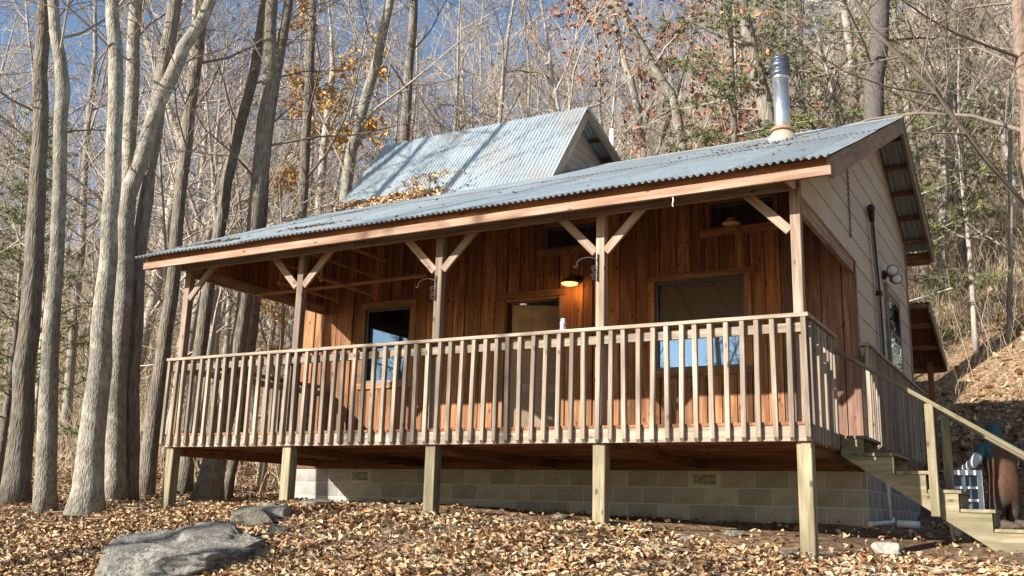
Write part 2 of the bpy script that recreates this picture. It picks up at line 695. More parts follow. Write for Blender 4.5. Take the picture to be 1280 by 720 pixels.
ops = list(OPEN.values())
wt = roofz(WY) - 0.16
V, F = [], []
for a, b, s0, s1 in cut_rects(XL, XR, -0.05, wt, ops):
    k = len(V)
    for yy in (WY + 0.03, WY + 0.13):
        V += [(a + 4.2, yy - WY, s0 - 1), (b + 4.2, yy - WY, s0 - 1), (b + 4.2, yy - WY, s1 - 1), (a + 4.2, yy - WY, s1 - 1)]
    F += [(k, k + 1, k + 2, k + 3), (k + 7, k + 6, k + 5, k + 4), (k, k + 4, k + 5, k + 1), (k + 1, k + 5, k + 6, k + 2),
          (k + 2, k + 6, k + 7, k + 3), (k + 3, k + 7, k + 4, k)]
front_wall = put('front_wall', mesh('front_wall', V, F), plain('sheathing', (0.05, 0.028, 0.018), 0.9), cabin, (-4.2, WY, 1))
rb = random.Random(11)
x = XL
while x < XR - 0.02:
    wd = rb.choice((0.14, 0.19, 0.19, 0.24))
    x2 = min(x + wd, XR)
    if XR - x2 < 0.08:
        x2 = XR
    proud = rb.choice((0.0, 0.006, 0.022, 0.022))
    for a, b, s0, s1 in cut_rects(x + 0.005, x2 - 0.005, -0.03 - rb.random() * 0.015, wt + 0.01, ops):
        if b - a > 0.015:
            box('board', (a, WY - proud, s0), (b, WY + 0.029, s1), 'oldcedar' if x > -0.95 else 'cedar', front_wall, bev=0.003, axis=2)
    x = x2

# trim boards round the openings (they belong to their window or door)
GL = glassmat()
FR = plain('window_frame_dark', (0.055, 0.06, 0.065), 0.45)
CREAM = plain('cream_paint', (0.36, 0.27, 0.17), 0.5)


def window(key, name, trim=True, label=None, cross=False):
    x0, x1, z0, z1 = OPEN[key]
    fw = 0.035
    me_parts = [((x0, z0), (x1, z0 + fw)), ((x0, z1 - fw), (x1, z1)), ((x0, z0 + fw), (x0 + fw, z1 - fw)), ((x1 - fw, z0 + fw), (x1, z1 - fw))]
    V, F = [], []
    cx, cz = (x0 + x1) / 2, (z0 + z1) / 2
    for (a0, b0), (a1, b1) in me_parts:
        k = len(V)
        for yy in (-0.005, 0.07):
            V += [(a0 - cx, yy, b0 - cz), (a1 - cx, yy, b0 - cz), (a1 - cx, yy, b1 - cz), (a0 - cx, yy, b1 - cz)]
        F += [(k, k + 1, k + 2, k + 3), (k + 7, k + 6, k + 5, k + 4), (k, k + 4, k + 5, k + 1), (k + 1, k + 5, k + 6, k + 2),
              (k + 2, k + 6, k + 7, k + 3), (k + 3, k + 7, k + 4, k)]
    wn = put(name, mesh(name, V, F), FR, cabin, (cx, WY, cz))
    if label:
        wn['label'] = label
    box('pane', (x0 + fw, WY + 0.03, z0 + fw), (x1 - fw, WY + 0.036, z1 - fw), None, wn, mat=GL, bev=0)
    return wn


def trim(wn, x0, x1, z0, z1, w_=0.10, top_over=0.06, sill=True, y=None):
    y0 = (WY - 0.045) if y is None else y
    box('trim', (x0 - w_ - top_over, y0, z1), (x1 + w_ + top_over, WY + 0.02, z1 + w_), 'trim', wn)
    box('trim', (x0 - w_, y0 + 0.004, z0), (x0 - 0.002, WY + 0.02, z1 - 0.002), 'trim', wn)
    box('trim', (x1 + 0.002, y0 + 0.004, z0), (x1 + w_, WY + 0.02, z1 - 0.002), 'trim', wn)
    if sill:
        box('sill', (x0 - w_, y0, z0 - 0.095), (x1 + w_, WY + 0.02, z0 - 0.003), 'trim', wn)


wn = window('window_l', 'window')
trim(wn, *OPEN['window_l'], top_over=0.0)
CURT = speckle('window_blind', (0.66, 0.44, 0.30), (0.80, 0.58, 0.42), 3, 0.8, 0.3, 0.01, stretch=(14, 1, 1))
box('blind', (-7.25, WY + 0.06, 1.02), (-6.49, WY + 0.075, 2.08), None, wn, mat=CURT, bev=0)
wn = window('window_r', 'window')
trim(wn, *OPEN['window_r'], w_=0.085)
box('blind', (-2.54, WY + 0.06, 1.0), (-1.44, WY + 0.075, 2.08), None, wn, mat=CURT, bev=0)
for key in ('transom_l', 'transom_r'):
    x0, x1, z0, z1 = OPEN[key]
    wn = window(key, 'transom_window')
    box('sill', (x0 - 0.12, WY - 0.05, z0 - 0.10), (x1 + 0.1, WY + 0.02, z0 - 0.003), 'trim', wn)
    box('trim', (x0 - 0.02, WY - 0.04, z1 + 0.002), (x1 + 0.02, WY + 0.02, z1 + 0.07), 'trim', wn)
lathe('straw_hat', [(0.11, 0), (0.115, 0.012), (0.07, 0.02), (0.065, 0.06), (0.04, 0.085), (0.005, 0.09)],
      plain('straw', (0.62, 0.47, 0.30), 0.8), None, (-1.52, WY - 0.01 - 0.11, 2.751), 20)
tag(bpy.data.objects['straw_hat'], 'small round straw coloured dome resting on the sill of the upper right window', 'hat')

# door: jamb, open leaf hinged on the left with raised panels
x0, x1, z0, z1 = OPEN['door']
door = box('door_jamb', (x0, WY - 0.02, z1 - 0.025), (x1, WY + 0.14, z1 - 0.002), None, cabin, mat=plain('jamb', (0.30, 0.17, 0.085), 0.7))
trim(door, *OPEN['door'], w_=0.10, top_over=0.0, sill=False)
ang = R(28)
hx, hy = x0 + 0.03, WY + 0.12
dv = Vector((math.cos(ang), math.sin(ang), 0))
leaf = box('door_leaf', (hx, hy, 0.02), (hx + 0.80, hy + 0.04, 2.02), None, cabin, mat=CREAM)
leaf.rotation_euler = (0, 0, ang)
lc = Vector((hx, hy, 1.02)) + dv * 0.40
leaf.location = lc - cabin.location
WORLD_LOC[leaf.name] = tuple(lc)
for (px_, pz_, pw, ph) in [(-0.19, 0.72, 0.22, 0.22), (0.19, 0.72, 0.22, 0.22), (-0.19, 0.18, 0.22, 0.6), (0.19, 0.18, 0.22, 0.6),
                           (-0.19, -0.55, 0.22, 0.6), (0.19, -0.55, 0.22, 0.6)]:
    me = boxmesh(pw, 0.02, ph, 0.008)
    me.materials.append(plain('cream_panel', (0.27, 0.20, 0.125), 0.5))
    p_ = bpy.data.objects.new('door_panel', me)
    COL.objects.link(p_)
    p_.parent = leaf
    p_.location = (px_, -0.022, pz_)
kn = bpy.data.objects.new('door_knob', boxmesh(0.05, 0.06, 0.05, 0.018))
kn.data.materials.append(plain('brass', (0.5, 0.36, 0.15), 0.35, 0.9))
COL.objects.link(kn)
kn.parent = leaf
kn.location = (0.34, -0.05, -0.02)

# ---- foundation: mortar core and single blocks
MORT = speckle('mortar', (0.43, 0.41, 0.37), (0.51, 0.49, 0.45), 20, 0.95, 0.4)
CMU = speckle('concrete_block', (0.255, 0.25, 0.235), (0.37, 0.36, 0.34), 38, 0.95, 0.6, 0.012, c3=(0.25, 0.215, 0.17), scale3=3.0, rnd=0.4)
PARGE = speckle('parged_block', (0.27, 0.23, 0.19), (0.37, 0.33, 0.27), 14, 0.95, 0.4, 0.01, c3=(0.24, 0.19, 0.14), scale3=2.0, rnd=0.10)
fz0, fz1 = -1.25, -0.297
foundation = box('foundation', (XL, WY + 0.004, fz0), (XR - 0.004, YB - 0.02, fz1), None, cabin, mat=MORT, bev=0)
VENT = [(-7.23, 0), (-2.06, 1)]
for c in range(4):
    zt = fz1 - 0.203 * c
    off = 0.0 if c % 2 else 0.203
    j0 = -7.644 + off - 0.406 * 3
    xx = j0
    while xx < XR:
        a, b = max(xx, XL), min(xx + 0.406, XR)
        if b - a > 0.05:
            vents = [v for v in VENT if c == 0 and abs((a + b) / 2 - v[0]) < 0.203]
            if not vents:
                box('block', (a + 0.005, WY, zt - 0.198), (b - 0.005, WY + 0.05, zt - 0.005), None, foundation, mat=CMU, bev=0.003)
            else:
                vf = box('vent', (a + 0.004, WY - 0.003, zt - 0.198), (b - 0.004, WY + 0.03, zt - 0.006), None, foundation,
                         mat=plain('vent_frame', (0.40, 0.38, 0.33), 0.7))
                vf2 = box('vent_grille', (a + 0.06, WY - 0.006, zt - 0.165), (b - 0.06, WY + 0.02, zt - 0.045), None, foundation,
                          mat=speckle('vent_mesh', (0.05, 0.06, 0.05), (0.32, 0.33, 0.27), 26, 0.6, 0.2))
        xx += 0.406
    yy = WY + 0.05 + (0.0 if c % 2 else 0.2)
    y_prev = WY + 0.052
    while y_prev < YB - 0.05:
        y_n = min(yy if yy > y_prev + 0.1 else yy + 0.406, YB)
        box('block', (XR - 0.05, y_prev + 0.004, zt - 0.199), (XR, y_n - 0.004, zt - 0.004), None, foundation, mat=PARGE, bev=0.005)
        y_prev = y_n
        yy = y_n + 0.406
    yl = WY + 0.06

# sill band above the foundation
box('band_joist', (XL, WY - 0.02, -0.292), (XR - 0.003, WY + 0.1, -0.055), 'under', cabin)
# other walls
box('left_wall', (XL - 0.02, WY + 0.14, -0.29), (XL + 0.08, YB - 0.1, roofz(WY) - 0.2), 'cedar', cabin, axis=2)
box('back_wall', (XL, YB - 0.09, -0.29), (XR - 0.1, YB - 0.005, roofzb(YB) - 0.1), 'barge', cabin, axis=2)
box('house_floor', (XL + 0.09, WY + 0.14, -0.285), (XR - 0.11, YB - 0.1, -0.06), 'under', cabin)

# ---- right wall and gables in lapped siding
SIDE = speckle('lap_siding', (0.40, 0.36, 0.295), (0.48, 0.43, 0.355), 3.0, 0.8, 0.25, 0.008, c3=(0.40, 0.345, 0.27), scale3=1.1, rnd=0.10,
               stretch=(6, 1.5, 40))


def clip(poly, z, keep_above):
    out = []
    for i in range(len(poly)):
        a, b = poly[i], poly[(i + 1) % len(poly)]
        ia = (a[1] >= z) == keep_above
        ib = (b[1] >= z) == keep_above
        if ia:
            out.append(a)
        if ia != ib:
            t_ = (z - a[1]) / (b[1] - a[1])
            out.append((a[0] + (b[0] - a[0]) * t_, z))
    return out


def siding(poly, xface, parent, lap=0.30, z00=-0.30, thick=0.009):
    """tilted lap boards clipped to a convex (y,z) polygon on a plane x = const facing +x"""
    zmin = min(p[1] for p in poly)
    zmax = max(p[1] for p in poly)
    k = math.floor((zmin - z00) / lap)
    while z00 + k * lap < zmax:
        za, zb = z00 + k * lap, z00 + (k + 1) * lap
        c = clip(clip(poly, za, True), zb - 0.002, False) if len(poly) > 2 else []
        k += 1
        if len(c) < 3 or max(p[1] for p in c) - min(p[1] for p in c) < 0.01:
            continue
        n = len(c)
        cy = sum(p[0] for p in c) / n
        cz = sum(p[1] for p in c) / n
        V = []
        for p in c:
            V.append((-0.02, p[0] - cy, p[1] - cz))
        for p in c:
            f = (p[1] - za) / lap
            V.append((thick * (1 - f) + 0.004, p[0] - cy, p[1] - cz))
        F = [tuple(range(n)), tuple(reversed(range(n, 2 * n)))] + [(i, n + i, n + (i + 1) % n, (i + 1) % n) for i in range(n)]
        me = mesh('siding_board', V, F)
        bm = bmesh.new()
        bm.from_mesh(me)
        bmesh.ops.recalc_face_normals(bm, faces=bm.faces)
        bm.to_mesh(me)
        bm.free()
        put('siding_board', me, SIDE, parent, (xface, cy, cz))


polyA = [(WY + 0.0, -0.30), (YB, -0.30), (YB, roofzb(YB) - 0.06), (4.835, 4.5), (WY + 0.0, roofz(WY) - 0.09)]
polyB = [(-0.22, 2.14), (WY - 0.002, 2.14), (WY - 0.002, roofz(WY) - 0.09), (-0.22, roofz(-0.22) - 0.09)]
right_wall = prism('right_wall', polyA, 0, XR - 0.10, XR - 0.021, plain('sheathing', (0.05, 0.03, 0.02), 0.9), cabin)
siding(polyA, XR, right_wall)
porch_gable = prism('porch_gable', [(-0.2, 2.16), (WY - 0.03, 2.16), (WY - 0.03, roofz(WY) - 0.12), (-0.2, roofz(-0.2) - 0.12)], 0, XR - 0.06, XR - 0.021, wood('cedar', 2), cabin)
siding(polyB, XR, porch_gable)
box('corner_trim', (XR + 0.001, YB - 0.06, -0.29), (XR + 0.03, YB + 0.012, roofzb(YB) - 0.07), 'barge', cabin)
box('corner_trim', (XR - 0.075, WY - 0.055, -0.04), (XR + 0.001, WY - 0.024, wt), 'oldcedar', cabin, axis=2)
# right wall window
wz = (1.16, 2.24)
wy = (5.1, 6.15)
wn = box('window', (XR + 0.005, wy[0], wz[0]), (XR + 0.035, wy[1], wz[1]), None, cabin, mat=plain('dark_sash', (0.10, 0.085, 0.07), 0.6))
box('pane', (XR + 0.036, wy[0] + 0.07, 1.73), (XR + 0.042, wy[1] - 0.07, wz[1] - 0.07), None, wn, mat=GL, bev=0)
box('pane', (XR + 0.036, wy[0] + 0.07, wz[0] + 0.07), (XR + 0.042, wy[1] - 0.07, 1.69), None, wn, mat=GL, bev=0)
box('trim', (XR + 0.004, wy[0] - 0.09, wz[0] - 0.09), (XR + 0.045, wy[0] - 0.002, wz[1] + 0.09), 'barge', wn)
box('trim', (XR + 0.004, wy[1] + 0.002, wz[0] - 0.09), (XR + 0.045, wy[1] + 0.09, wz[1] + 0.09), 'barge', wn)
box('trim', (XR + 0.004, wy[0], wz[1] + 0.002), (XR + 0.043, wy[1], wz[1] + 0.088), 'barge', wn)
box('sill', (XR + 0.004, wy[0], wz[0] - 0.088), (XR + 0.043, wy[1], wz[0] - 0.002), 'barge', wn)

# ---- porch floor
porch = box('porch_floor', (-8.09, 0.040, -0.17), (-0.05, 0.079, -0.012), 'rail', cabin)     # rim joist
PL, PRT = -8.14, 0.0
for yj in np.arange(0.42, 2.9, 0.40):
    box('joist', (-8.05, yj, -0.165), (-0.09, yj + 0.04, -0.032), 'under', porch)
for xb in (-8.06, -6.02, -4.0, -2.02, -0.13):
    box('cross_beam', (xb - 0.0, 0.22, -0.27), (xb + 0.045, 2.92, -0.167), 'under', porch)
box('ledger', (-8.05, 2.925, -0.29), (-0.16, 2.962, -0.034), 'under', porch)
nb = 57
for i in range(nb):
    a = PL + 0.02 + (8.10 / nb) * i
    box('floor_board', (a, 0.03, -0.03), (a + 8.10 / nb - 0.006, WY - 0.05, -0.001), 'under', porch, bev=0.003)
box('rim_joist', (-8.135, 0.085, -0.17), (-8.095, 2.95, -0.034), 'rail', porch)
box('rim_joist', (-0.045, 0.085, -0.17), (-0.005, 2.95, -0.034), 'rail', porch)

# ---- posts (treated below, weathered above)
PX = [-8.02, -6.06, -4.03, -2.055, -0.09]
for i, xp in enumerate(PX):
    zb = gz(xp, 0.12) - 0.12
    wdt = 0.065
    box('post', (xp - wdt, 0.081, zb), (xp + wdt, 0.081 + 0.13, -0.171), 'treated', cabin, bev=0.006)
    box('post', (xp - 0.047, 0.081, -0.168), (xp + 0.047, 0.081 + 0.094, 2.33), 'post', cabin, bev=0.005)
box('porch_beam', (-8.12, 0.036, 2.14), (-0.03, 0.079, 2.30), 'post', cabin)
for i, xp in enumerate(PX):
    for s in (-1, 1):
        if (i == 0 and s < 0) or (i == 4 and s > 0):
            continue
        beam('brace', (xp + s * 0.055, 0.098, 1.76), (xp + s * 0.48, 0.098, 2.20), 0.088, 0.036, 'post', cabin, up=Vector((0, 0, 1)))
# end beams
box('end_beam', (-0.135, 0.18, 2.0), (-0.085, WY - 0.06, 2.155), 'post', cabin)
box('end_beam', (-8.17, 0.18, 2.10), (-8.11, WY - 0.03, 2.24), 'post', cabin)
# left end: vertical boards filling the gable
lg = prism('left_gable', [(0.18, 2.242), (WY - 0.03, 2.242), (WY - 0.03, roofz(WY) - 0.15), (0.18, roofz(0.18) - 0.15)], 0, -8.165, -8.15,
           plain('sheathing', (0.05, 0.028, 0.018), 0.9), cabin)
for k in range(15):
    y0 = 0.185 + k * 0.185
    y1 = y0 + 0.178
    prism('board', [(y0, 2.243), (y1, 2.243), (y1, roofz(y1) - 0.155), (y0, roofz(y0) - 0.155)], 0, -8.149, -8.128 - 0.006 * (k % 2), wood('cedar', 2), lg)

# ---- railings: cap, hidden rail, single balusters
def baluster_mesh(h):
    s = 0.0225
    V = [(-s, -s, 0.035), (s, -s, 0.035), (s, s, 0), (-s, s, 0), (-s, -s, h), (s, -s, h), (s, s, h), (-s, s, h)]
    F = [(3, 2, 1, 0), (4, 5, 6, 7), (0, 1, 5, 4), (1, 2, 6, 5), (2, 3, 7, 6), (3, 0, 4, 7)]
    me = mesh('baluster', V, F)
    bm = bmesh.new()
    bm.from_mesh(me)
    bmesh.ops.bevel(bm, geom=bm.edges[:], offset=0.003, segments=1, affect='EDGES')
    bm.to_mesh(me)
    bm.free()
    me.materials.append(wood('rail', 2))
    return me


BAL = baluster_mesh(1.098)
rail = box('front_railing', (-8.15, -0.012, 0.930), (0.012, 0.128, 0.966), 'rail', cabin)
rail2 = box('top_rail', (-8.10, 0.040, 0.80), (-0.045, 0.079, 0.885), 'rail', rail)
xs = []
nfr = 57
for i in range(nfr):
    xx = -8.115 + (8.09 / (nfr - 1)) * i
    o = put('baluster', BAL, None, rail, (xx + rb.uniform(-.006, .006), 0.0165, -0.170 + rb.uniform(-.006, .004)))
    o.rotation_euler = (R(rb.uniform(-.4, .1)), R(rb.uniform(-.8, .8)), R(rb.uniform(-5, 5)))
rl = box('side_railing', (-8.15, 0.132, 0.930), (-8.02, WY - 0.07, 0.966), 'rail', cabin)
box('top_rail', (-8.10, 0.20, 0.80), (-8.062, WY - 0.07, 0.885), 'rail', rl)
for i in range(18):
    o = put('baluster', BAL, None, rl, (-8.1195, 0.24 + 0.155 * i, -0.17))
    o.rotation_euler = (0, 0, R(90))
rr = box('side_railing', (-0.11, 0.132, 0.928), (0.016, 1.20, 0.964), 'rail', cabin)
box('top_rail', (-0.075, 0.20, 0.80), (-0.038, 1.17, 0.885), 'rail', rr)
for i in range(8):
    o = put('baluster', BAL, None, rr, (-0.0185, 0.155 + 0.142 * i, -0.19))
    o.rotation_euler = (0, 0, R(90))
box('post', (-0.10, 1.13, -0.15), (-0.038, 1.20, 0.925), 'rail', rr)
# railing along the right side behind the stair head
r3 = box('side_railing', (0.0, 2.50, 1.055), (0.115, 7.1, 1.092), 'rail', cabin)
box('top_rail', (0.02, 2.52, 0.95), (0.055, 7.08, 1.04), 'rail', r3)
box('bottom_rail', (0.018, 2.52, -0.19), (0.056, 7.08, -0.05), 'under', r3)
for yk in (2.6, 4.8, 7.0):
    box('bracket', (XR + 0.022, yk, -0.17), (0.017, yk + 0.04, -0.05), 'under', r3)
for i in range(33):
    o = put('baluster', BAL, None, r3, (0.0755, 2.56 + 0.138 * i, -0.045))
    o.rotation_euler = (0, 0, R(90))

# ---- roof
MET = metal_roof()
WL = 0.0676


def corrugated(name, x0, x1, p0, p1, parent, amp=0.013, rows=4, lift=0.0, skew=0.0):
    """a corrugated sheet, ribs from p0 (y,z) to p1 (y,z)"""
    n = max(2, int(round((x1 - x0) / WL * 8)))
    dy, dz = p1[0] - p0[0], p1[1] - p0[1]
    L = math.hypot(dy, dz)
    ny_, nz_ = -dz / L, dy / L
    if nz_ < 0:
        ny_, nz_ = -ny_, -nz_
    cx, cy, cz = (x0 + x1) / 2, (p0[0] + p1[0]) / 2, (p0[1] + p1[1]) / 2
    V, F = [], []
    for j in range(rows + 1):
        f = j / rows
        for i in range(n + 1):
            xx = x0 + (x1 - x0) * i / n
            h = amp * math.cos(2 * math.pi * xx / WL) + lift + 0.003 * math.sin(xx * 3 + f * 7)
            V.append((xx - cx, p0[0] + dy * f + ny_ * h - cy + (skew if j == 0 else 0), p0[1] + dz * f + nz_ * h - cz))
    for j in range(rows):
        for i in range(n):
            a = j * (n + 1) + i
            F.append((a, a + 1, a + n + 2, a + n + 1))
    o = put(name, mesh(name, V, F, True), MET, parent, (cx, cy, cz))
    return o


RXL, RXR = -8.46, 0.35
zoff = 0.035
# sheathing under the front slope
front_roof = prism('front_roof', [(-0.30, roofz(-0.30) - 0.075), (4.80, roofz(4.80) - 0.075), (4.80, roofz(4.80) - 0.02), (-0.30, roofz(-0.30) - 0.02)], 0,
                   RXL + 0.10, XR + 0.03, wood('under', 1), cabin)
shw = WL * 9
x = RXL
k = 0
while x < RXR - 0.05:
    x2 = min(x + shw, RXR)
    e = rb.uniform(-0.012, 0.012)
    corrugated('roof_sheet', x, min(x2 + WL, RXR), (-0.44, roofz(-0.44)), (2.45, roofz(2.45)), front_roof, lift=0.002 * (k % 2), skew=e)
    corrugated('roof_sheet', x, min(x2 + WL, RXR), (2.30, roofz(2.30) + 0.010), (4.83, roofz(4.83) + 0.006), front_roof, lift=0.002 * (k % 2))
    x = x2
    k += 1
for xr in np.arange(-8.05, -0.1, 0.61):
    beam('rafter', (xr, -0.28, roofz(-0.28) - 0.135), (xr, 4.75, roofz(4.75) - 0.135), 0.115, 0.04, 'under', front_roof)
box('fascia', (RXL + 0.07, -0.345, 2.100), (RXR - 0.018, -0.303, 2.188), 'fascia', front_roof)
box('sub_fascia', (RXL + 0.09, -0.301, 2.115), (RXR - 0.04, -0.262, 2.27), 'under', front_roof)
# overhang beyond the right wall: purlins carried by the barge board
for yk in np.arange(0.3, 4.7, 0.62):
    beam('purlin', (XR + 0.02, yk, roofz(yk) - 0.045), (RXR - 0.062, yk, roofz(yk) - 0.045), 0.05, 0.085, 'under', front_roof, up=Vector((0, 0, 1)))
beam('barge_board', (RXR - 0.038, -0.30, roofz(-0.30) - 0.125), (RXR - 0.038, 4.83, roofz(4.83) - 0.125), 0.20, 0.04, 'barge', front_roof)
beam('barge_board', (RXL + 0.06, -0.26, roofz(-0.26) - 0.125), (RXL + 0.06, 4.83, roofz(4.83) - 0.125), 0.18, 0.035, 'barge', front_roof)
YE = 7.72
rear_roof = prism('rear_roof', [(4.86, roofzb(4.86) - 0.075), (YE - 0.15, roofzb(YE - 0.15) - 0.075), (YE - 0.15, roofzb(YE - 0.15) - 0.02), (4.86, roofzb(4.86) - 0.02)], 0,
                  RXL + 0.10, XR - 0.02, wood('under', 1), cabin)
x = RXL
while x < RXR - 0.05:
    x2 = min(x + shw, RXR)
    corrugated('roof_sheet', x, min(x2 + WL, RXR), (4.84, roofzb(4.84)), (YE, roofzb(YE)), rear_roof)
    x = x2
for yk in np.arange(5.15, YE - 0.2, 0.56):
    beam('purlin', (XR + 0.02, yk, roofzb(yk) - 0.048), (RXR - 0.062, yk, roofzb(yk) - 0.048), 0.05, 0.085, 'under', rear_roof)
beam('barge_board', (RXR - 0.038, 4.86, roofzb(4.86) - 0.125), (RXR - 0.038, YE - 0.02, roofzb(YE - 0.02) - 0.125), 0.20, 0.04, 'barge', rear_roof)
box('fascia', (RXL + 0.08, YE - 0.09, roofzb(YE) - 0.24), (RXR - 0.061, YE - 0.05, roofzb(YE) - 0.03), 'under', rear_roof)
# ridge cap
V, F = [], []
for xx in (RXL, RXR):
    V += [(xx + 4, -0.13, roofz(4.705) - 4.595 + 0.018), (xx + 4, 0.0, 0.028), (xx + 4, 0.13, roofzb(4.965) - 4.595 + 0.018)]
F = [(0, 3, 4, 1), (1, 4, 5, 2)]
put('ridge_cap', mesh('ridge_cap', V, F), MET, cabin, (-4, 4.835, 4.595))

# ---- raised loft roof (steep front, shallow back)
DX0, DX1 = -8.62, -4.45
dy0, dz0, dy1, dz1 = 3.60, 4.03, 4.86, 5.69
loft = prism('loft', [(3.75, 4.0), (4.86, dz1 - 0.10), (7.2, dz1 - 0.10 - 0.36 * 2.34), (7.2, 3.6), (4.8, 4.4)], 0, DX0 + 0.12, DX1 - 0.35, plain('sheathing', (0.05, 0.03, 0.02), .9), cabin)
gpoly = [(3.74, 4.05), (4.86, dz1 - 0.09), (6.9, dz1 - 0.09 - 0.36 * 2.04), (6.9, 3.9), (5.2, 3.9)]
siding([(3.70, 4.0), (4.86, dz1 - 0.07), (4.86, 4.0)], DX1 - 0.33, loft, lap=0.15)
siding([(4.862, 4.0), (4.862, dz1 - 0.07), (7.2, dz1 - 0.09 - 0.36 * 2.34), (7.2, 4.0)], DX1 - 0.33, loft, lap=0.15)
loft_roof = prism('loft_roof', [(dy0 + 0.06, dz0 + 0.0), (dy1, dz1 - 0.06), (dy1, dz1 - 0.02), (dy0 + 0.03, dz0 + 0.02)], 0, DX0 + 0.08, DX1 - 0.1, wood('under', 1), cabin)
x = DX0
k = 0
while x < DX1 - 0.05:
    x2 = min(x + shw, DX1)
    corrugated('roof_sheet', x, min(x2 + WL, DX1), (dy0, dz0), (dy1, dz1), loft_roof, amp=0.013, lift=0.002 * (k % 2))
    corrugated('roof_sheet', x, min(x2 + WL, DX1), (dy1 + 0.01, dz1), (7.5, dz1 - 0.36 * (7.5 - dy1)), loft_roof, amp=0.013)
    x = x2
    k += 1
sl = (dz1 - dz0) / (dy1 - dy0)
beam('barge_board', (DX1 - 0.04, dy0 + 0.11, dz0 - 0.02), (DX1 - 0.04, dy1 + 0.03, dz1 - 0.13), 0.15, 0.035, 'barge', loft_roof)
beam('barge_board', (DX1 - 0.042, dy1 + 0.05, dz1 - 0.115), (DX1 - 0.042, 7.4, dz1 - 0.115 - 0.36 * (7.4 - dy1 - 0.05)), 0.16, 0.035, 'barge', loft_roof)
for k in range(5):
    yk = 5.1 + 0.5 * k
    beam('purlin', (DX1 - 0.33, yk, dz1 - 0.36 * (yk - dy1) - 0.045), (DX1 - 0.06, yk, dz1 - 0.36 * (yk - dy1) - 0.045), 0.05, 0.08, 'under', loft_roof)

# ---- stove pipe (part of the cabin)
cxp, cyp = -1.08, 3.9
zr = roofz(cyp)
PIPE = speckle('stovepipe_steel', (0.42, 0.46, 0.49), (0.58, 0.62, 0.64), 4, 0.35, 0.1, 0.004, c3=(0.30, 0.31, 0.33), scale3=2.4, metallic=0.85, stretch=(3, 3, 1))
sp = lathe('stovepipe', [(0.105, zr - 0.15 - 4), (0.105, 5.06 - 4)], PIPE, cabin, (cxp, cyp, 4), 28)
lathe('flashing', [(0.235, -0.10), (0.20, 0.02), (0.155, 0.07), (0.13, 0.12)], speckle('flashing_rust', (0.36, 0.28, 0.20), (0.46, 0.40, 0.33), 12, 0.6, 0.3, metallic=0.3), sp, (cxp, cyp, zr))
lathe('storm_collar', [(0.115, 0.15), (0.175, 0.10), (0.178, 0.085), (0.11, 0.085)], speckle('collar_rust', (0.28, 0.15, 0.08), (0.42, 0.28, 0.18), 10, 0.6, 0.3, metallic=0.3), sp, (cxp, cyp, zr + 0.03))
CAPM = plain('pipe_cap', (0.09, 0.105, 0.14), 0.4, 0.6)
lathe('cap_band', [(0.112, 0), (0.118, 0.01), (0.118, 0.035), (0.112, 0.045)], PIPE, sp, (cxp, cyp, 5.055), 28)
lathe('cap', [(0.108, 0), (0.132, 0.015), (0.132, 0.075), (0.11, 0.085), (0.11, 0.115), (0.135, 0.125), (0.135, 0.175), (0.12, 0.20), (0.10, 0.21), (0.10, 0.235), (0.12, 0.24), (0.12, 0.27), (0.02, 0.285)],
      CAPM, sp, (cxp, cyp, 5.10), 28)
# vent pipe behind the loft
pv = at(765, 185, 17.5)
tube('vent_pipe', [(pv.x, pv.y, pv.z - 1.2), (pv.x, pv.y, pv.z + 0.36)], 0.045, plain('pvc', (0.72, 0.70, 0.66), 0.5), cabin, 12)

# ---- small roof over the back door
br_ = thing('door_canopy', 'small brown shed roof on a post at the back right corner', 'canopy', (0.2, 8.2, -0.6))
cz_ = lambda y: 2.50 - 0.34 * (y - 7.46)
canopy = prism('roof_deck', [(7.46, cz_(7.46) - 0.06), (9.4, cz_(9.4) - 0.06), (9.4, cz_(9.4)), (7.46, cz_(7.46))], 0, -1.8, 0.22, wood('under', 1), br_)
beam('barge_board', (0.245, 7.46, cz_(7.46) - 0.07), (0.245, 9.42, cz_(9.42) - 0.07), 0.17, 0.035, 'barge', br_)
corrugated('roof_sheet', -1.85, 0.26, (7.44, cz_(7.44) + 0.02), (9.44, cz_(9.44) + 0.02), br_)
box('fascia', (-1.75, 9.42, cz_(9.4) - 0.16), (0.22, 9.455, cz_(9.4) + 0.0), 'under', br_)
box('post', (-0.04, 9.2, gz(0, 9.2) - 0.1), (0.05, 9.29, cz_(9.2) - 0.07), 'under', br_)
for yk in (7.9, 8.6):
    box('rafter', (-1.7, yk, cz_(yk) - 0.16), (0.2, yk + 0.04, cz_(yk) - 0.075), 'under', br_)

# ================================================================== STAIRS
st = thing('staircase', 'greenish treated wood stairs with handrail going down from the porch', 'stairs', (0.9, 1.6, -1.2))
steps = [(-0.035, 0.23), (-0.20, 0.50), (-0.368, 0.77), (-0.537, 1.035), (-0.705, 1.30), (-0.873, 1.57), (-1.04, 1.84)]
low = lambda xx: -0.225 - 0.655 * xx
poly = [(0.003, -0.06)]
for i, (z, xe) in enumerate(steps):
    xs0 = poly[-1][0]
    poly.append((xs0, z - 0.03))
    poly.append((xe - 0.02, z - 0.03))
xe = steps[-1][1] - 0.02
poly.append((xe, low(xe) - 0.0 if low(xe) < -1.15 else -1.25))
poly.append((0.003, low(0.003)))
poly = [poly[0]] + [p for i, p in enumerate(poly[1:]) if abs(p[0] - poly[i][0]) + abs(p[1] - poly[i][1]) > 1e-4]


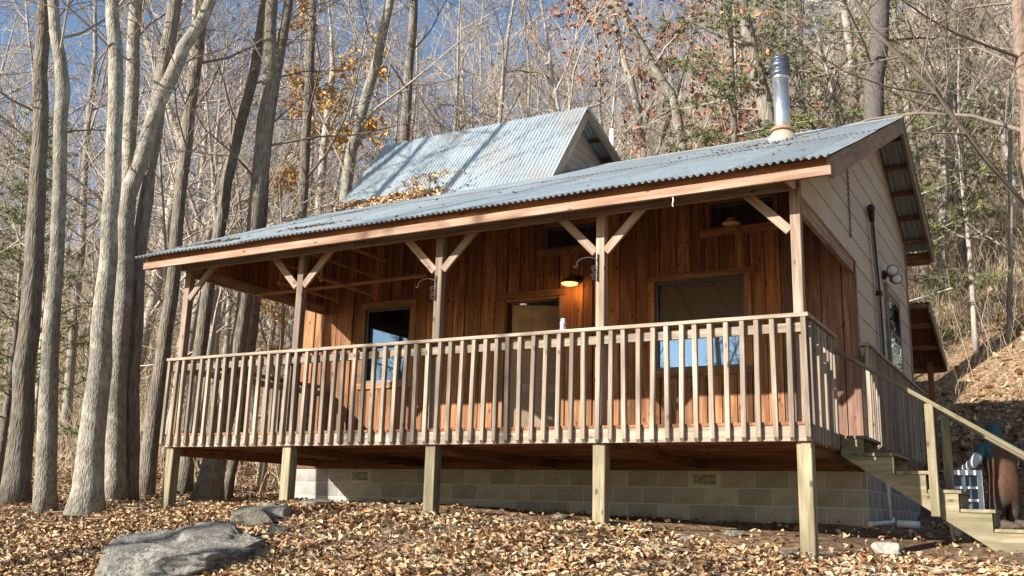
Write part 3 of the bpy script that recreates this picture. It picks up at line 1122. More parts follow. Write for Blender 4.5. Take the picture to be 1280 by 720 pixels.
def stringer(y0):
    # sawtooth board: one quad column per step so that the concave outline stays clean
    V, F = [], []
    xs0 = 0.003
    cols = []
    for z, xe in steps:
        cols.append((xs0, xe - 0.02, z - 0.034))
        xs0 = xe - 0.02
    cx, cz = 0.9, -0.7
    V2 = []
    for (a, b, z) in cols:
        k = len(V)
        for yy in (0, 0.04):
            V += [(a - cx, yy, low(a) - cz), (b - cx, yy, low(b) - cz), (b - cx, yy, z - cz), (a - cx, yy, z - cz)]
        F += [(k, k + 1, k + 2, k + 3), (k + 7, k + 6, k + 5, k + 4), (k, k + 4, k + 5, k + 1), (k + 1, k + 5, k + 6, k + 2), (k + 2, k + 6, k + 7, k + 3), (k + 3, k + 7, k + 4, k)]
    put('stringer', mesh('stringer', V, F), wood('treated', 0), st, (cx, y0, cz))


for ys in (1.22, 1.62, 2.02):
    stringer(ys)
xs0 = 0.003
for i, (z, xe) in enumerate(steps):
    box('tread', (xs0 + 0.012, 1.205, z - 0.032), (xe + 0.012, 2.08, z), 'treated', st, axis=1)
    if i > 2:
        box('riser', (xe - 0.018, 1.262, z - 0.155), (xe - 0.002, 2.018, z - 0.034), 'treated', st, axis=1)
    xs0 = xe - 0.02
hs = -0.645
hz = lambda xx: 0.80 + hs * (xx - 0.0)
for yy in (1.16, 2.085):
    beam('handrail', (-0.03 if yy < 2 else 0.86, yy + 0.03, hz(-0.03 if yy < 2 else 0.86)), (2.0, yy + 0.03, hz(2.0)), 0.04, 0.09, 'treated', st)
box('newel_post', (0.785, 1.145, low(0.8) - 0.03), (0.862, 1.202, hz(0.82) - 0.022), 'treated', st)
box('newel_post', (0.825, 2.085, -0.75), (0.905, 2.16, hz(0.88) - 0.022), 'treated', st)
box('newel_post', (1.62, 1.145, -1.35), (1.70, 1.202, hz(1.66) - 0.022), 'treated', st)
box('newel_post', (1.62, 2.085, -1.35), (1.70, 2.16, hz(1.66) - 0.022), 'treated', st)

# ================================================================== SMALL THINGS ON THE CABIN
BLACK = plain('black_iron', (0.03, 0.03, 0.032), 0.5, 0.4)
PVC = plain('pvc', (0.72, 0.70, 0.66), 0.5)


def on_plane(px, py, ax, val):
    d = ray(px, py)
    t = (val - CAMP[ax]) / d[ax]
    return CAMP + d * t


# porch lamp beside the door
lp = Vector((-3.73, WY - 0.03, 2.25))
pl = thing('porch_lamp', 'lit round porch lamp glowing orange beside the door', 'lamp', lp)
lathe('wall_plate', [(0.06, 0), (0.06, 0.02), (0.02, 0.03)], BLACK, pl, lp + Vector((0.05, 0, 0)), 16, (R(90), 0, 0))
tube('arm', [lp + Vector((0.05, 0, 0)), lp + Vector((0.04, -0.08, 0.04)), lp + Vector((0, -0.15, 0.03)), lp + Vector((0, -0.17, 0.0))], 0.012, BLACK, pl, 8)
lathe('lamp_shade', [(0.125, -0.075), (0.12, -0.06), (0.085, -0.02), (0.04, 0.0), (0.012, 0.01)], plain('lamp_shade_brown', (0.14, 0.07, 0.03), 0.4), pl, lp + Vector((0, -0.17, 0)), 24)
em, et, eb = nodes('lamp_glass')
eb.inputs['Base Color'].default_value = (1, .6, .2, 1)
eb.inputs['Emission Color'].default_value = (1.0, 0.50, 0.13, 1)
eb.inputs['Emission Strength'].default_value = 1.5
lathe('lamp_glass', [(0.115, -0.078), (0.10, -0.092), (0.05, -0.105), (0.005, -0.108)], em, pl, lp + Vector((0, -0.17, 0)), 24)
ld = bpy.data.lights.new('porch_bulb', 'POINT')
ld.energy = 1.4
ld.color = (1.0, 0.45, 0.12)
ld.shadow_soft_size = 0.05
lo = bpy.data.objects.new('porch_bulb', ld)
COL.objects.link(lo)
lo.parent = pl
lo.location = (0, -0.15, -0.16)

# scroll plant hooks on two posts
def scroll(xp, s, zc, label):
    h = thing('plant_hook', label, 'hook', (xp, 0.078, zc), 'iron plant hooks on the posts')
    y = 0.068
    pts = []
    for k in range(9):
        a = math.pi * (0.05 + 0.9 * k / 8)
        pts.append((xp + s * (0.015 + 0.125 * (1 - math.cos(a))), y, zc + 0.075 * math.sin(a) + 0.02))
    for k in range(7):
        a = math.pi * (1 + k / 6.5)
        pts.append((xp + s * (0.245 + 0.022 + 0.022 * math.cos(a) * 1), y, zc + 0.03 + 0.03 * math.sin(a)))
    tube('arm', pts, 0.0045, BLACK, h, 6)
    tube('back_bar', [(xp + s * 0.02, y, zc + 0.12), (xp + s * 0.02, y, zc - 0.17)], 0.006, BLACK, h, 6)
    for dz in (-0.04, -0.12):
        pts = []
        for k in range(14):
            a = 2 * math.pi * k / 9
            rr_ = 0.045 - 0.0026 * k
            pts.append((xp + s * (0.055 + rr_ * math.cos(a)), y, zc + dz + rr_ * math.sin(a)))
        tube('scroll', pts, 0.0038, BLACK, h, 6)


scroll(-2.055, -1, 1.62, 'black iron scroll plant hook on the post right of the door')
scroll(-4.03, -1, 1.58, 'black iron scroll plant hook on the post left of the door')

# jar on the rail
jp = on_plane(704, 412, 1, 0.05)
jar = thing('glass_jar', 'small purple patterned glass jar standing on the porch rail', 'jar', (jp.x, 0.05, 0.967))
lathe('body', [(0.03, 0), (0.034, 0.02), (0.03, 0.05), (0.036, 0.075), (0.028, 0.1), (0.024, 0.108)],
      speckle('purple_glass', (0.16, 0.09, 0.17), (0.62, 0.54, 0.66), 60, 0.25, 0.2), jar, (jp.x, 0.05, 0.967), 18)
lathe('lid', [(0.027, 0.1085), (0.027, 0.118), (0.012, 0.126), (0.002, 0.127)], plain('jar_lid', (0.7, 0.66, 0.68), 0.4), jar, (jp.x, 0.05, 0.967), 18)

# cord hanging from the fascia
cp_ = on_plane(841, 249, 1, -0.325)
cord = tube('twine', [(cp_.x, -0.325, 2.099), (cp_.x + 0.005, -0.325, 2.06), (cp_.x - 0.004, -0.325, 2.02), (cp_.x + 0.006, -0.325, 2.0)], 0.006, plain('cord', (0.7, 0.62, 0.5), 0.8), None, 6)
tag(cord, 'short pale twine end hanging below the roof fascia', 'cord')

# overhead wooden rack under the left of the porch roof
rk = thing('hanging_rack', 'pale wooden slatted rack hanging under the left porch roof', 'rack', (-6.5, 1.5, 2.3))
for fx in (-7.05, -6.35):
    for lev, zz in enumerate((2.03, 2.28, 2.53)):
        yo = 0.25 * lev
        box('rung', (fx - 0.02 + lev * 0.06, 0.75 + yo * 0.3, zz), (fx + 0.02 + lev * 0.06, 2.0, zz + 0.035), 'trim', rk)
    for yy in (0.78, 1.96):
        box('hanger', (fx - 0.018, yy, 2.0), (fx + 0.018, yy + 0.03, roofz(yy) - 0.10), 'trim', rk)
tube('pole', [(-8.1, 1.45, 2.11), (-7.0, 1.45, 2.10), (-5.15, 1.45, 2.12)], 0.026, wood('trim', 0), rk, 10)

# right wall: conduit, chain, flood light
GREY = plain('conduit_grey', (0.42, 0.42, 0.41), 0.5, 0.3)
cn = [on_plane(u, v, 0, -0.005) for u, v in ((1090, 277), (1099, 367), (1103.5, 433), (1105.5, 467))]
ctop = cn[0]
conduit = thing('service_conduit', 'tall grey electric conduit with weather head on the sided right wall', 'conduit', (ctop.x, ctop.y, -0.9))
tube('upper_pipe', cn, 0.032, GREY, conduit, 12)
tube('weather_head', [cn[0], cn[0] + Vector((0, -0.02, 0.10)), cn[0] + Vector((0.01, -0.10, 0.16)), cn[0] + Vector((0.02, -0.19, 0.12))], [0.034, 0.042, 0.05, 0.038], BLACK, conduit, 12)
tube('cable', [cn[0] + Vector((0.03, 0.02, 0.12))] + [p + Vector((0.02, -0.055, 0)) for p in cn], 0.013, BLACK, conduit, 6)
lowp = [cn[-1], on_plane(1107.5, 540, 0, -0.005), on_plane(1109.5, 607, 0, -0.005), on_plane(1113, 652, 0, -0.005)]
tube('lower_pipe', lowp, 0.026, PVC, conduit, 12)
for k in (1, 3):
    lathe('coupling', [(0.044, -0.03), (0.044, 0.03)], BLACK, conduit, cn[k], 12)
e0 = lowp[-1]
de = thing('drain_elbow', 'white plastic pipe elbow lying at the foot of the foundation', 'pipe', e0)
tube('pipe', [e0 + Vector((0.03, 0, 0.05)), e0 + Vector((0.03, 0, 0)), e0 + Vector((0.03, -0.1, -0.01)), on_plane(1090, 655, 0, 0.02)], 0.024, PVC, de, 10)
lathe('rim', [(0.03, -0.02), (0.033, 0), (0.03, 0.02)], PVC, de, on_plane(1089, 655, 0, 0.02), 12, (R(90), 0, 0))
# chain
V, F = [], []
ct = on_plane(1059, 212, 0, XR + 0.03)
for k in range(24):
    zc = -0.035 * k
    lk = [Vector((0.011 * math.cos(a) * (k % 2), 0.011 * math.cos(a) * (1 - k % 2) + 0.003 * (k % 3), zc + 0.023 * math.sin(a))) for a in np.linspace(0, 2 * math.pi, 9)]
    tube_data(lk, [0.0045] * 9, 4, V, F, False)
ch = put('chain', mesh('chain', V, F, True), plain('rusty_chain', (0.07, 0.05, 0.04), 0.7, 0.5), None, ct)
tag(ch, 'thin dark chain hanging against the grey siding under the roof edge', 'chain')
# flood light
fp = on_plane(1112, 343, 0, XR + 0.10)
fl = thing('flood_light', 'twin headed dark flood light mounted on the right wall', 'lamp', (XR + 0.02, fp.y, fp.z))
lathe('base', [(0.06, 0), (0.06, 0.03), (0.03, 0.045)], BLACK, fl, (XR + 0.02, fp.y, fp.z), 16, (0, R(90), 0))
BZ = plain('bronze_lamp', (0.10, 0.085, 0.07), 0.45, 0.3)
for s, dz in ((-1, 0.03), (1, -0.05)):
    c_ = Vector((XR + 0.15, fp.y + s * 0.085, fp.z + dz))
    hd = lathe('lamp_head', [(0.03, -0.1), (0.05, -0.06), (0.075, 0.03), (0.078, 0.06), (0.07, 0.06)], BZ, fl, c_, 18, (R(100), 0, R(20 + s * 12)))
    lathe('lens', [(0.07, 0.0615), (0.04, 0.072), (0.003, 0.075)], plain('lens', (0.62, 0.6, 0.56), 0.25), hd, c_, 18)
    bpy.data.objects[hd.name].children[0].location = (0, 0, 0)
    tube('arm', [(XR + 0.05, fp.y, fp.z), c_], 0.014, BZ, fl, 6)

# ================================================================== THINGS BEHIND AND BELOW THE STAIRS
def flat_cyl(name, label, cat, px, py, y, r_, h_, mat, lid=True):
    p = on_plane(px, py, 1, y)
    z = gz(p.x, y)
    o = thing(name, label, cat, (p.x, y, z))
    lathe('pail', [(r_ * 0.85, 0), (r_, h_), (r_ * 1.06, h_), (r_ * 1.06, h_ + 0.012), (r_ * 0.93, h_ + 0.012)], mat, o, (p.x, y, z - 0.01), 20)
    return o


flat_cyl('bucket', 'small pale bucket on the dark soil under the stairs', 'bucket', 1196, 660, 2.9, 0.055, 0.09, PVC)
p0 = on_plane(1125, 600, 1, 3.3)
pp = tube('drain_pipe', [(p0.x - 0.06, 3.3, gz(.2, 3.3) + 0.05), (p0.x + 0.16, 3.4, gz(.3, 3.4) + 0.045)], 0.042, PVC, None, 14)
tag(pp, 'short white pipe length lying beside the foundation under the stairs', 'pipe')
a_, b_ = on_plane(1166, 600, 1, 2.3), on_plane(1190, 642, 1, 2.1)
sk = tube('leaning_stick', [(a_.x, 2.45, a_.z), ((a_.x + b_.x) / 2 + 0.01, 2.3, (a_.z + b_.z) / 2), (b_.x, 2.15, gz(b_.x, 2.15) + 0.0)], [0.014, 0.016, 0.02], plain('grey_stick', (0.42, 0.38, 0.33), 0.9), None, 8)
tag(sk, 'grey stick leaning in the shade beneath the stairs', 'stick')

# white sash with six over panes
sx, sy = 0.80, 4.45
szg = gz(sx, sy)
sash = thing('window_sash', 'white framed window with small panes held upright behind the stairs', 'window sash', (sx, sy, szg))
WH = plain('white_paint', (0.74, 0.75, 0.74), 0.5)
sw, sh_ = 0.40, 0.72
rz = R(8)
M_ = Matrix.Rotation(rz, 4, 'Z')


def sash_part(name, x0, x1, z0, z1, y0, y1, mat):
    me = boxmesh(x1 - x0, y1 - y0, z1 - z0, 0.003)
    me.materials.append(mat)
    c = M_ @ Vector(((x0 + x1) / 2, (y0 + y1) / 2, 0))
    o = put(name, me, None, sash, (sx + c.x, sy + c.y, szg + (z0 + z1) / 2))
    o.rotation_euler = (0, 0, rz)
    return o


for x0, x1 in ((-sw / 2, -sw / 2 + 0.055), (sw / 2 - 0.055, sw / 2)):
    sash_part('stile', x0, x1, 0, sh_, -0.09, 0.07, WH)
sash_part('rail', -sw / 2 + 0.056, sw / 2 - 0.056, sh_ - 0.06, sh_, -0.088, 0.068, WH)
sash_part('rail', -sw / 2 + 0.056, sw / 2 - 0.056, 0, 0.07, -0.088, 0.068, WH)
sash_part('muntin', -0.015, 0.015, 0.071, sh_ - 0.061, -0.07, -0.03, WH)
for k in range(1, 4):
    zz = 0.07 + (sh_ - 0.13) * k / 4
    sash_part('muntin', -sw / 2 + 0.056, -0.016, zz - 0.015, zz + 0.015, -0.068, -0.032, WH)
    sash_part('muntin', 0.016, sw / 2 - 0.056, zz - 0.015, zz + 0.015, -0.068, -0.032, WH)
for i in range(2):
    for k in range(4):
        z0 = 0.07 + (sh_ - 0.13) * k / 4
        sash_part('pane', -sw / 2 + 0.057 if i == 0 else 0.013, -0.013 if i == 0 else sw / 2 - 0.057, z0 + 0.012, z0 + (sh_ - 0.13) / 4 - 0.012, -0.045, -0.04, plain('dusty_pane', (0.04, 0.065, 0.10), 0.5))

# crouching person
def person():
    base = Vector((1.20, 4.62, gz(1.2, 4.6)))
    J = {}

    def j(n, x, y, z, r_):
        J[n] = (Vector((x, y, z)), r_)
    # local: -x is forward (towards the sash), -y is the side facing the camera
    j('pelvis', 0.05, 0, 0.45, 0.19)
    j('waist', 0.05, 0, 0.66, 0.165)
    j('chest', 0.01, 0, 0.88, 0.205)
    j('neck', -0.03, 0, 1.06, 0.075)
    j('headl', -0.06, 0, 1.14, 0.09)
    j('headt', -0.08, 0, 1.24, 0.09)
    j('crown', -0.08, 0, 1.30, 0.05)
    E_ = [('pelvis', 'waist'), ('waist', 'chest'), ('chest', 'neck'), ('neck', 'headl'), ('headl', 'headt'), ('headt', 'crown')]
    j('nose', -0.17, 0, 1.175, 0.016)
    E_.append(('headl', 'nose'))
    for s, n in ((-1, 'a'), (1, 'b')):
        j('sh' + n, -0.02, s * 0.20, 0.98, 0.085)
        if s < 0:
            hx_, hy_, hz_ = -0.17, -0.40, 0.735
            j('el' + n, 0.0, -0.37, 0.79, 0.066)
        else:
            hx_, hy_, hz_ = -0.31, 0.12, 0.70
            j('el' + n, -0.12, 0.27, 0.76, 0.066)
        j('wr' + n, hx_ + 0.065, hy_, hz_ + 0.01, 0.04)
        j('pa' + n, hx_, hy_, hz_, 0.034)
        E_ += [('chest', 'sh' + n), ('sh' + n, 'el' + n), ('el' + n, 'wr' + n), ('wr' + n, 'pa' + n)]
        for k in range(4):
            yo = hy_ + (k - 1.5) * 0.020
            ln = (0.062, 0.072, 0.068, 0.052)[k]
            j('f%s%d' % (n, k), hx_ - 0.03 - 0.3 * ln, yo, hz_, 0.0095)
            j('g%s%d' % (n, k), hx_ - 0.045 - 0.6 * ln, yo, hz_ - 0.03, 0.0085)
            E_ += [('pa' + n, 'f%s%d' % (n, k)), ('f%s%d' % (n, k), 'g%s%d' % (n, k))]
        j('t' + n, hx_, hy_ - s * 0.045, hz_ - 0.025, 0.011)
        j('u' + n, hx_ - 0.03, hy_ - s * 0.05, hz_ - 0.05, 0.009)
        E_ += [('wr' + n, 't' + n), ('t' + n, 'u' + n)]
        j('hip' + n, 0.05, s * 0.10, 0.40, 0.125)
        j('kn' + n, -0.02, s * 0.14, 0.09, 0.085)
        j('ca' + n, 0.18, s * 0.13, 0.075, 0.07)
        j('an' + n, 0.38, s * 0.12, 0.06, 0.048)
        j('to' + n, 0.44, s * 0.12, 0.03, 0.04)
        E_ += [('pelvis', 'hip' + n), ('hip' + n, 'kn' + n), ('kn' + n, 'ca' + n), ('ca' + n, 'an' + n), ('an' + n, 'to' + n)]
    names = list(J)
    me = bpy.data.meshes.new('person_skeleton')
    me.from_pydata([J[n][0] for n in names], [(names.index(a), names.index(b)) for a, b in E_], [])
    tmp = bpy.data.objects.new('person_tmp', me)
    COL.objects.link(tmp)
    md = tmp.modifiers.new('skin', 'SKIN')
    md.use_smooth_shade = True
    for i, n in enumerate(names):
        sv = me.skin_vertices[0].data[i]
        sv.radius = (J[n][1], J[n][1])
        sv.use_root = (n == 'pelvis')
    sb = tmp.modifiers.new('sub', 'SUBSURF')
    sb.levels = 2
    sb.render_levels = 2
    dg = bpy.context.evaluated_depsgraph_get()
    dg.update()
    body = bpy.data.meshes.new_from_object(tmp.evaluated_get(dg))
    bpy.data.objects.remove(tmp)
    body.materials.clear()
    for m_ in (speckle('brown_duck_cloth', (0.07, 0.034, 0.02), (0.115, 0.058, 0.032), 30, 0.9, 0.4, 0.006), speckle('skin', (0.42, 0.24, 0.17), (0.5, 0.3, 0.22), 8, 0.6, 0.1),
               speckle('pale_sleeve', (0.44, 0.44, 0.47), (0.56, 0.56, 0.58), 20, 0.9, 0.3, 0.006), speckle('teal_hood', (0.03, 0.07, 0.08), (0.05, 0.10, 0.11), 20, 0.9, 0.3, 0.006),
               speckle('dark_trousers', (0.05, 0.036, 0.028), (0.085, 0.062, 0.046), 25, 0.9, 0.4, 0.006)):
        body.materials.append(m_)
    keys = [(J[n][0], n) for n in names]
    for p in body.polygons:
        c = p.center
        n = min(keys, key=lambda k: (k[0] - c).length - 0.4 * J[k[1]][1])[1]
        mi = 0
        if n[0] in 'fgtu' and n[:2] != 'to' or n[:2] == 'pa':
            mi = 1
        elif n[:2] in ('el', 'wr'):
            mi = 2
        elif n[:2] in ('sh',) or n == 'neck':
            mi = 3
        elif n in ('headl', 'nose'):
            mi = 1 if c.x < -0.08 else 3
        elif n in ('headt', 'crown'):
            mi = 3 if c.x > -0.13 or c.z > 1.25 else 1
        elif n[:2] in ('an', 'he', 'to', 'kn', 'ca') or (n[:3] == 'hip' and c.z < 0.42):
            mi = 4
        p.material_index = mi
        p.use_smooth = True
    o = put('person', body, None, None, base)
    o.rotation_euler = (0, 0, R(-50))
    tag(o, 'person in brown work clothes and dark hood kneeling behind the stairs holding a white window', 'person')
    for s in (-1, 1):
        ey = lathe('eye', [(0.012, 0), (0.010, 0.006), (0.002, 0.008)], plain('eye_dark', (0.03, 0.02, 0.02), 0.3), o, base + Vector((-0.150, s * 0.033, 1.20)), 10, (0, R(-90), 0))
    lip = box('mouth', base + Vector((-0.155, -0.022, 1.118)), base + Vector((-0.135, 0.022, 1.126)), None, o, mat=plain('lips', (0.32, 0.13, 0.11), 0.6), bev=0.002)


person()

# ================================================================== ROCKS
def rockmat(name, c1, c2, c3):
    m, t, b = nodes(name)
    tc = N(t, 'ShaderNodeTexCoord')
    n = N(t, 'ShaderNodeTexNoise', i_Scale=4.0, i_Detail=12.0, i_Roughness=0.72)
    t.links.new(tc.outputs['Object'], n.inputs['Vector'])
    dn = N(t, 'ShaderNodeVectorMath', operation='ADD')
    t.links.new(tc.outputs['Object'], dn.inputs[0])
    t.links.new(n.outputs['Color'], dn.inputs[1])
    v = N(t, 'ShaderNodeTexVoronoi', feature='DISTANCE_TO_EDGE', i_Scale=2.6)
    t.links.new(dn.outputs[0], v.inputs['Vector'])
    n2 = N(t, 'ShaderNodeTexNoise', i_Scale=38.0, i_Detail=6.0, i_Roughness=0.7)
    t.links.new(tc.outputs['Object'], n2.inputs['Vector'])
    base = ramp(t, n.outputs[0], [(0.34, c1), (0.62, c2)])
    n3 = N(t, 'ShaderNodeTexNoise', i_Scale=9.0, i_Detail=7.0, i_Roughness=0.7)
    t.links.new(tc.outputs['Object'], n3.inputs['Vector'])
    base = mixc(t, ramp(t, n3.outputs[0], [(0.54, (0, 0, 0)), (0.60, (0.8, 0.8, 0.8))]), base, c3)
    base = mixc(t, ramp(t, n2.outputs[0], [(0.35, (0.55, 0.55, 0.55)), (0.5, (0, 0, 0))]), base, [x * 0.45 for x in c1])
    t.links.new(base, b.inputs['Base Color'])
    b.inputs['Roughness'].default_value = 0.93
    b.inputs['Specular IOR Level'].default_value = 0.2
    cr = ramp(t, v.outputs[0], [(0.0, (0, 0, 0)), (0.05, (1, 1, 1))])
    h = math_n(t, 'ADD', math_n(t, 'MULTIPLY', n.outputs[0], 1.6), math_n(t, 'ADD', math_n(t, 'MULTIPLY', cr, 0.25), math_n(t, 'MULTIPLY', n2.outputs[0], 0.35)))
    bump(t, b, h, 1.0, 0.06)
    return m


ROCK = rockmat('grey_boulder', (0.17, 0.16, 0.14), (0.37, 0.35, 0.31), (0.28, 0.275, 0.215))
ROCKT = rockmat('tan_stone', (0.17, 0.15, 0.11), (0.35, 0.32, 0.25), (0.20, 0.215, 0.14))


def rock(name, label, loc, size, seed, mat, rz=0.0, cuts=7, sub=4, rough=0.10, cat='rock', group=None, tilt=0.0):
    bm = bmesh.new()
    bmesh.ops.create_icosphere(bm, subdivisions=sub, radius=1.0)
    rr_ = random.Random(seed)
    planes = []
    for k in range(cuts):
        n_ = Vector((rr_.gauss(0, 1), rr_.gauss(0, 1), rr_.gauss(0, .7))).normalized()
        planes.append((n_, rr_.uniform(0.55, 0.85)))
    planes.append((Vector((rr_.uniform(-.15, .15), rr_.uniform(-.3, 0), 1)).normalized(), 0.62))
    o3 = Vector((seed * 3.1, seed * 1.7, 0))
    for v in bm.verts:
        p = v.co.copy()
        for n_, d in planes:
            e = p.dot(n_) - d
            if e > 0:
                p = p - n_ * e * 0.985
        nz = mnoise.fractal(p * 1.5 + o3, 1.0, 2.0, 4)
        rid = 1 - abs(mnoise.noise(Vector((p.x * 1.6, p.y * 1.6, p.z * 6.0)) + o3))
        fine = mnoise.fractal(p * 7 + o3, 0.8, 2.1, 4)
        vd = mnoise.voronoi(p * 1.9 + o3 + Vector((nz, nz, nz)) * 0.25)
        crack = min(1.0, (vd[0][1] - vd[0][0]) * 7)
        cell = mnoise.cell(vd[1][0] * 9.7)
        p = p * (1 + 0.10 * (cell - 0.5) * crack - 0.05 * (1 - crack))
        v.co = p * (1 + rough * 0.55 * nz - rough * 0.9 * max(0, rid - 0.86) / 0.14 * 0.45 + rough * 0.16 * fine)
    bmesh.ops.scale(bm, vec=size, verts=bm.verts)
    me = bpy.data.meshes.new(name)
    bm.to_mesh(me)
    bm.free()
    me.polygons.foreach_set('use_smooth', [False if sub < 4 else True] * len(me.polygons))
    o = put(name, me, mat, None, loc, (tilt, 0, rz))
    tag(o, label, cat, group)
    return o


YAWV = YAW


def rock_px(name, label, px, py, t, size, seed, mat, sink=0.35, **kw):
    p = at(px, py, t)
    return rock(name, label, (p.x, p.y, gz(p.x, p.y) + size[2] * sink), size, seed, mat, rz=YAWV + kw.pop('rz', 0), **kw)


bp = at(255, 693, 9.0)
rock('boulder', 'large flat grey boulder in the leaves at the lower left', (bp.x, bp.y, -1.43), (1.18, 0.85, 0.50), 5, ROCK, rz=YAWV + 0.05, sub=6, rough=0.16, tilt=R(6), cuts=11)
rock_px('rock', 'grey angular rock split by a pale ridge beside the boulder', 312, 665, 10.2, (0.30, 0.24, 0.20), 12, ROCKT, cuts=9, sub=3)
rock_px('rock', 'squat dark rock between the boulder and the second porch post', 345, 655, 10.5, (0.24, 0.2, 0.13), 23, ROCK, cuts=9, sub=3)
rock_px('rock', 'small upright stone in the leaves right of the boulder', 346, 690, 9.6, (0.11, 0.08, 0.13), 31, ROCKT, sub=3, sink=0.3)
rock_px('rock', 'pale flat stone at the foot of the second porch post', 392, 640, 11.0, (0.26, 0.2, 0.10), 41, ROCKT, sub=3)
rock_px('rock', 'low tan stone left of the second porch post', 335, 636, 11.1, (0.20, 0.15, 0.08), 43, ROCKT, sub=3)
rock_px('rock', 'small mossy stone right of the fourth porch post', 772, 660, 9.4, (0.15, 0.11, 0.07), 47, ROCKT, sub=3)
rock_px('rock', 'flat pale stone lying in front of the foundation right of centre', 815, 652, 9.3, (0.14, 0.12, 0.05), 53, ROCKT, sub=3)
rock_px('weathered_stump', 'weathered pale chunk of wood on the ground under the porch corner', 1108, 695, 8.6, (0.15, 0.13, 0.11), 59, plain('weathered_wood', (0.42, 0.38, 0.31), 0.9), sub=3, sink=0.4, cat='stump')
for k, (u, v, t_, s_) in enumerate([(700, 640, 10.3, .09), (860, 672, 9.0, .10), (985, 688, 8.5, .12), (915, 655, 9.6, .09)]):
    rock_px('rock', ['fist sized stone in shade left of the fourth post', 'low stone in the leaves between the fourth and fifth posts', 'half buried stone just left of the corner post', 'grey stone against the shaded foundation'][k], u, v, t_, (s_ * 1.4, s_, s_ * .6), 61 + k, ROCKT, sub=3)

# ================================================================== TREES
BARKP = bark('bark_pale', (0.28, 0.255, 0.205), (0.10, 0.09, 0.074), (0.33, 0.33, 0.275), 34, 9.0, 0.022)
BARKD = bark('bark_dark', (0.20, 0.17, 0.135), (0.075, 0.062, 0.05), (0.20, 0.195, 0.16), 27, 4.0, 0.045)
BARKS = bark('bark_shaggy', (0.32, 0.285, 0.235), (0.10, 0.085, 0.07), (0.24, 0.225, 0.185), 26, 2.2, 0.05)
BARKB = bark('bark_wood', (0.38, 0.34, 0.285), (0.16, 0.14, 0.115), (0.29, 0.27, 0.23), 22, 2.0, 0.02, 0.5)
TWIG = speckle('twig_bark', (0.22, 0.185, 0.15), (0.42, 0.37, 0.31), 1.2, 0.9, 0, rnd=0.7)
TWIGD = speckle('twig_bark_dark', (0.10, 0.078, 0.062), (0.22, 0.18, 0.145), 1.5, 0.9, 0, rnd=0.4)


def rot_about(v, ax, a):
    return Matrix.Rotation(a, 3, ax) @ v


def limb(rng, p, d, L, r0, n, wob, lift, r1=0.006):
    pts, rads = [p.copy()], [r0]
    dd = d.normalized()
    for i in range(n):
        dd = (dd + Vector((rng.gauss(0, wob), rng.gauss(0, wob), rng.gauss(0, wob) + lift))).normalized()
        p = p + dd * (L / n)
        pts.append(p)
        f = (i + 1) / n
        rads.append(r0 * (1 - f) + r1 * f)
    return pts, rads


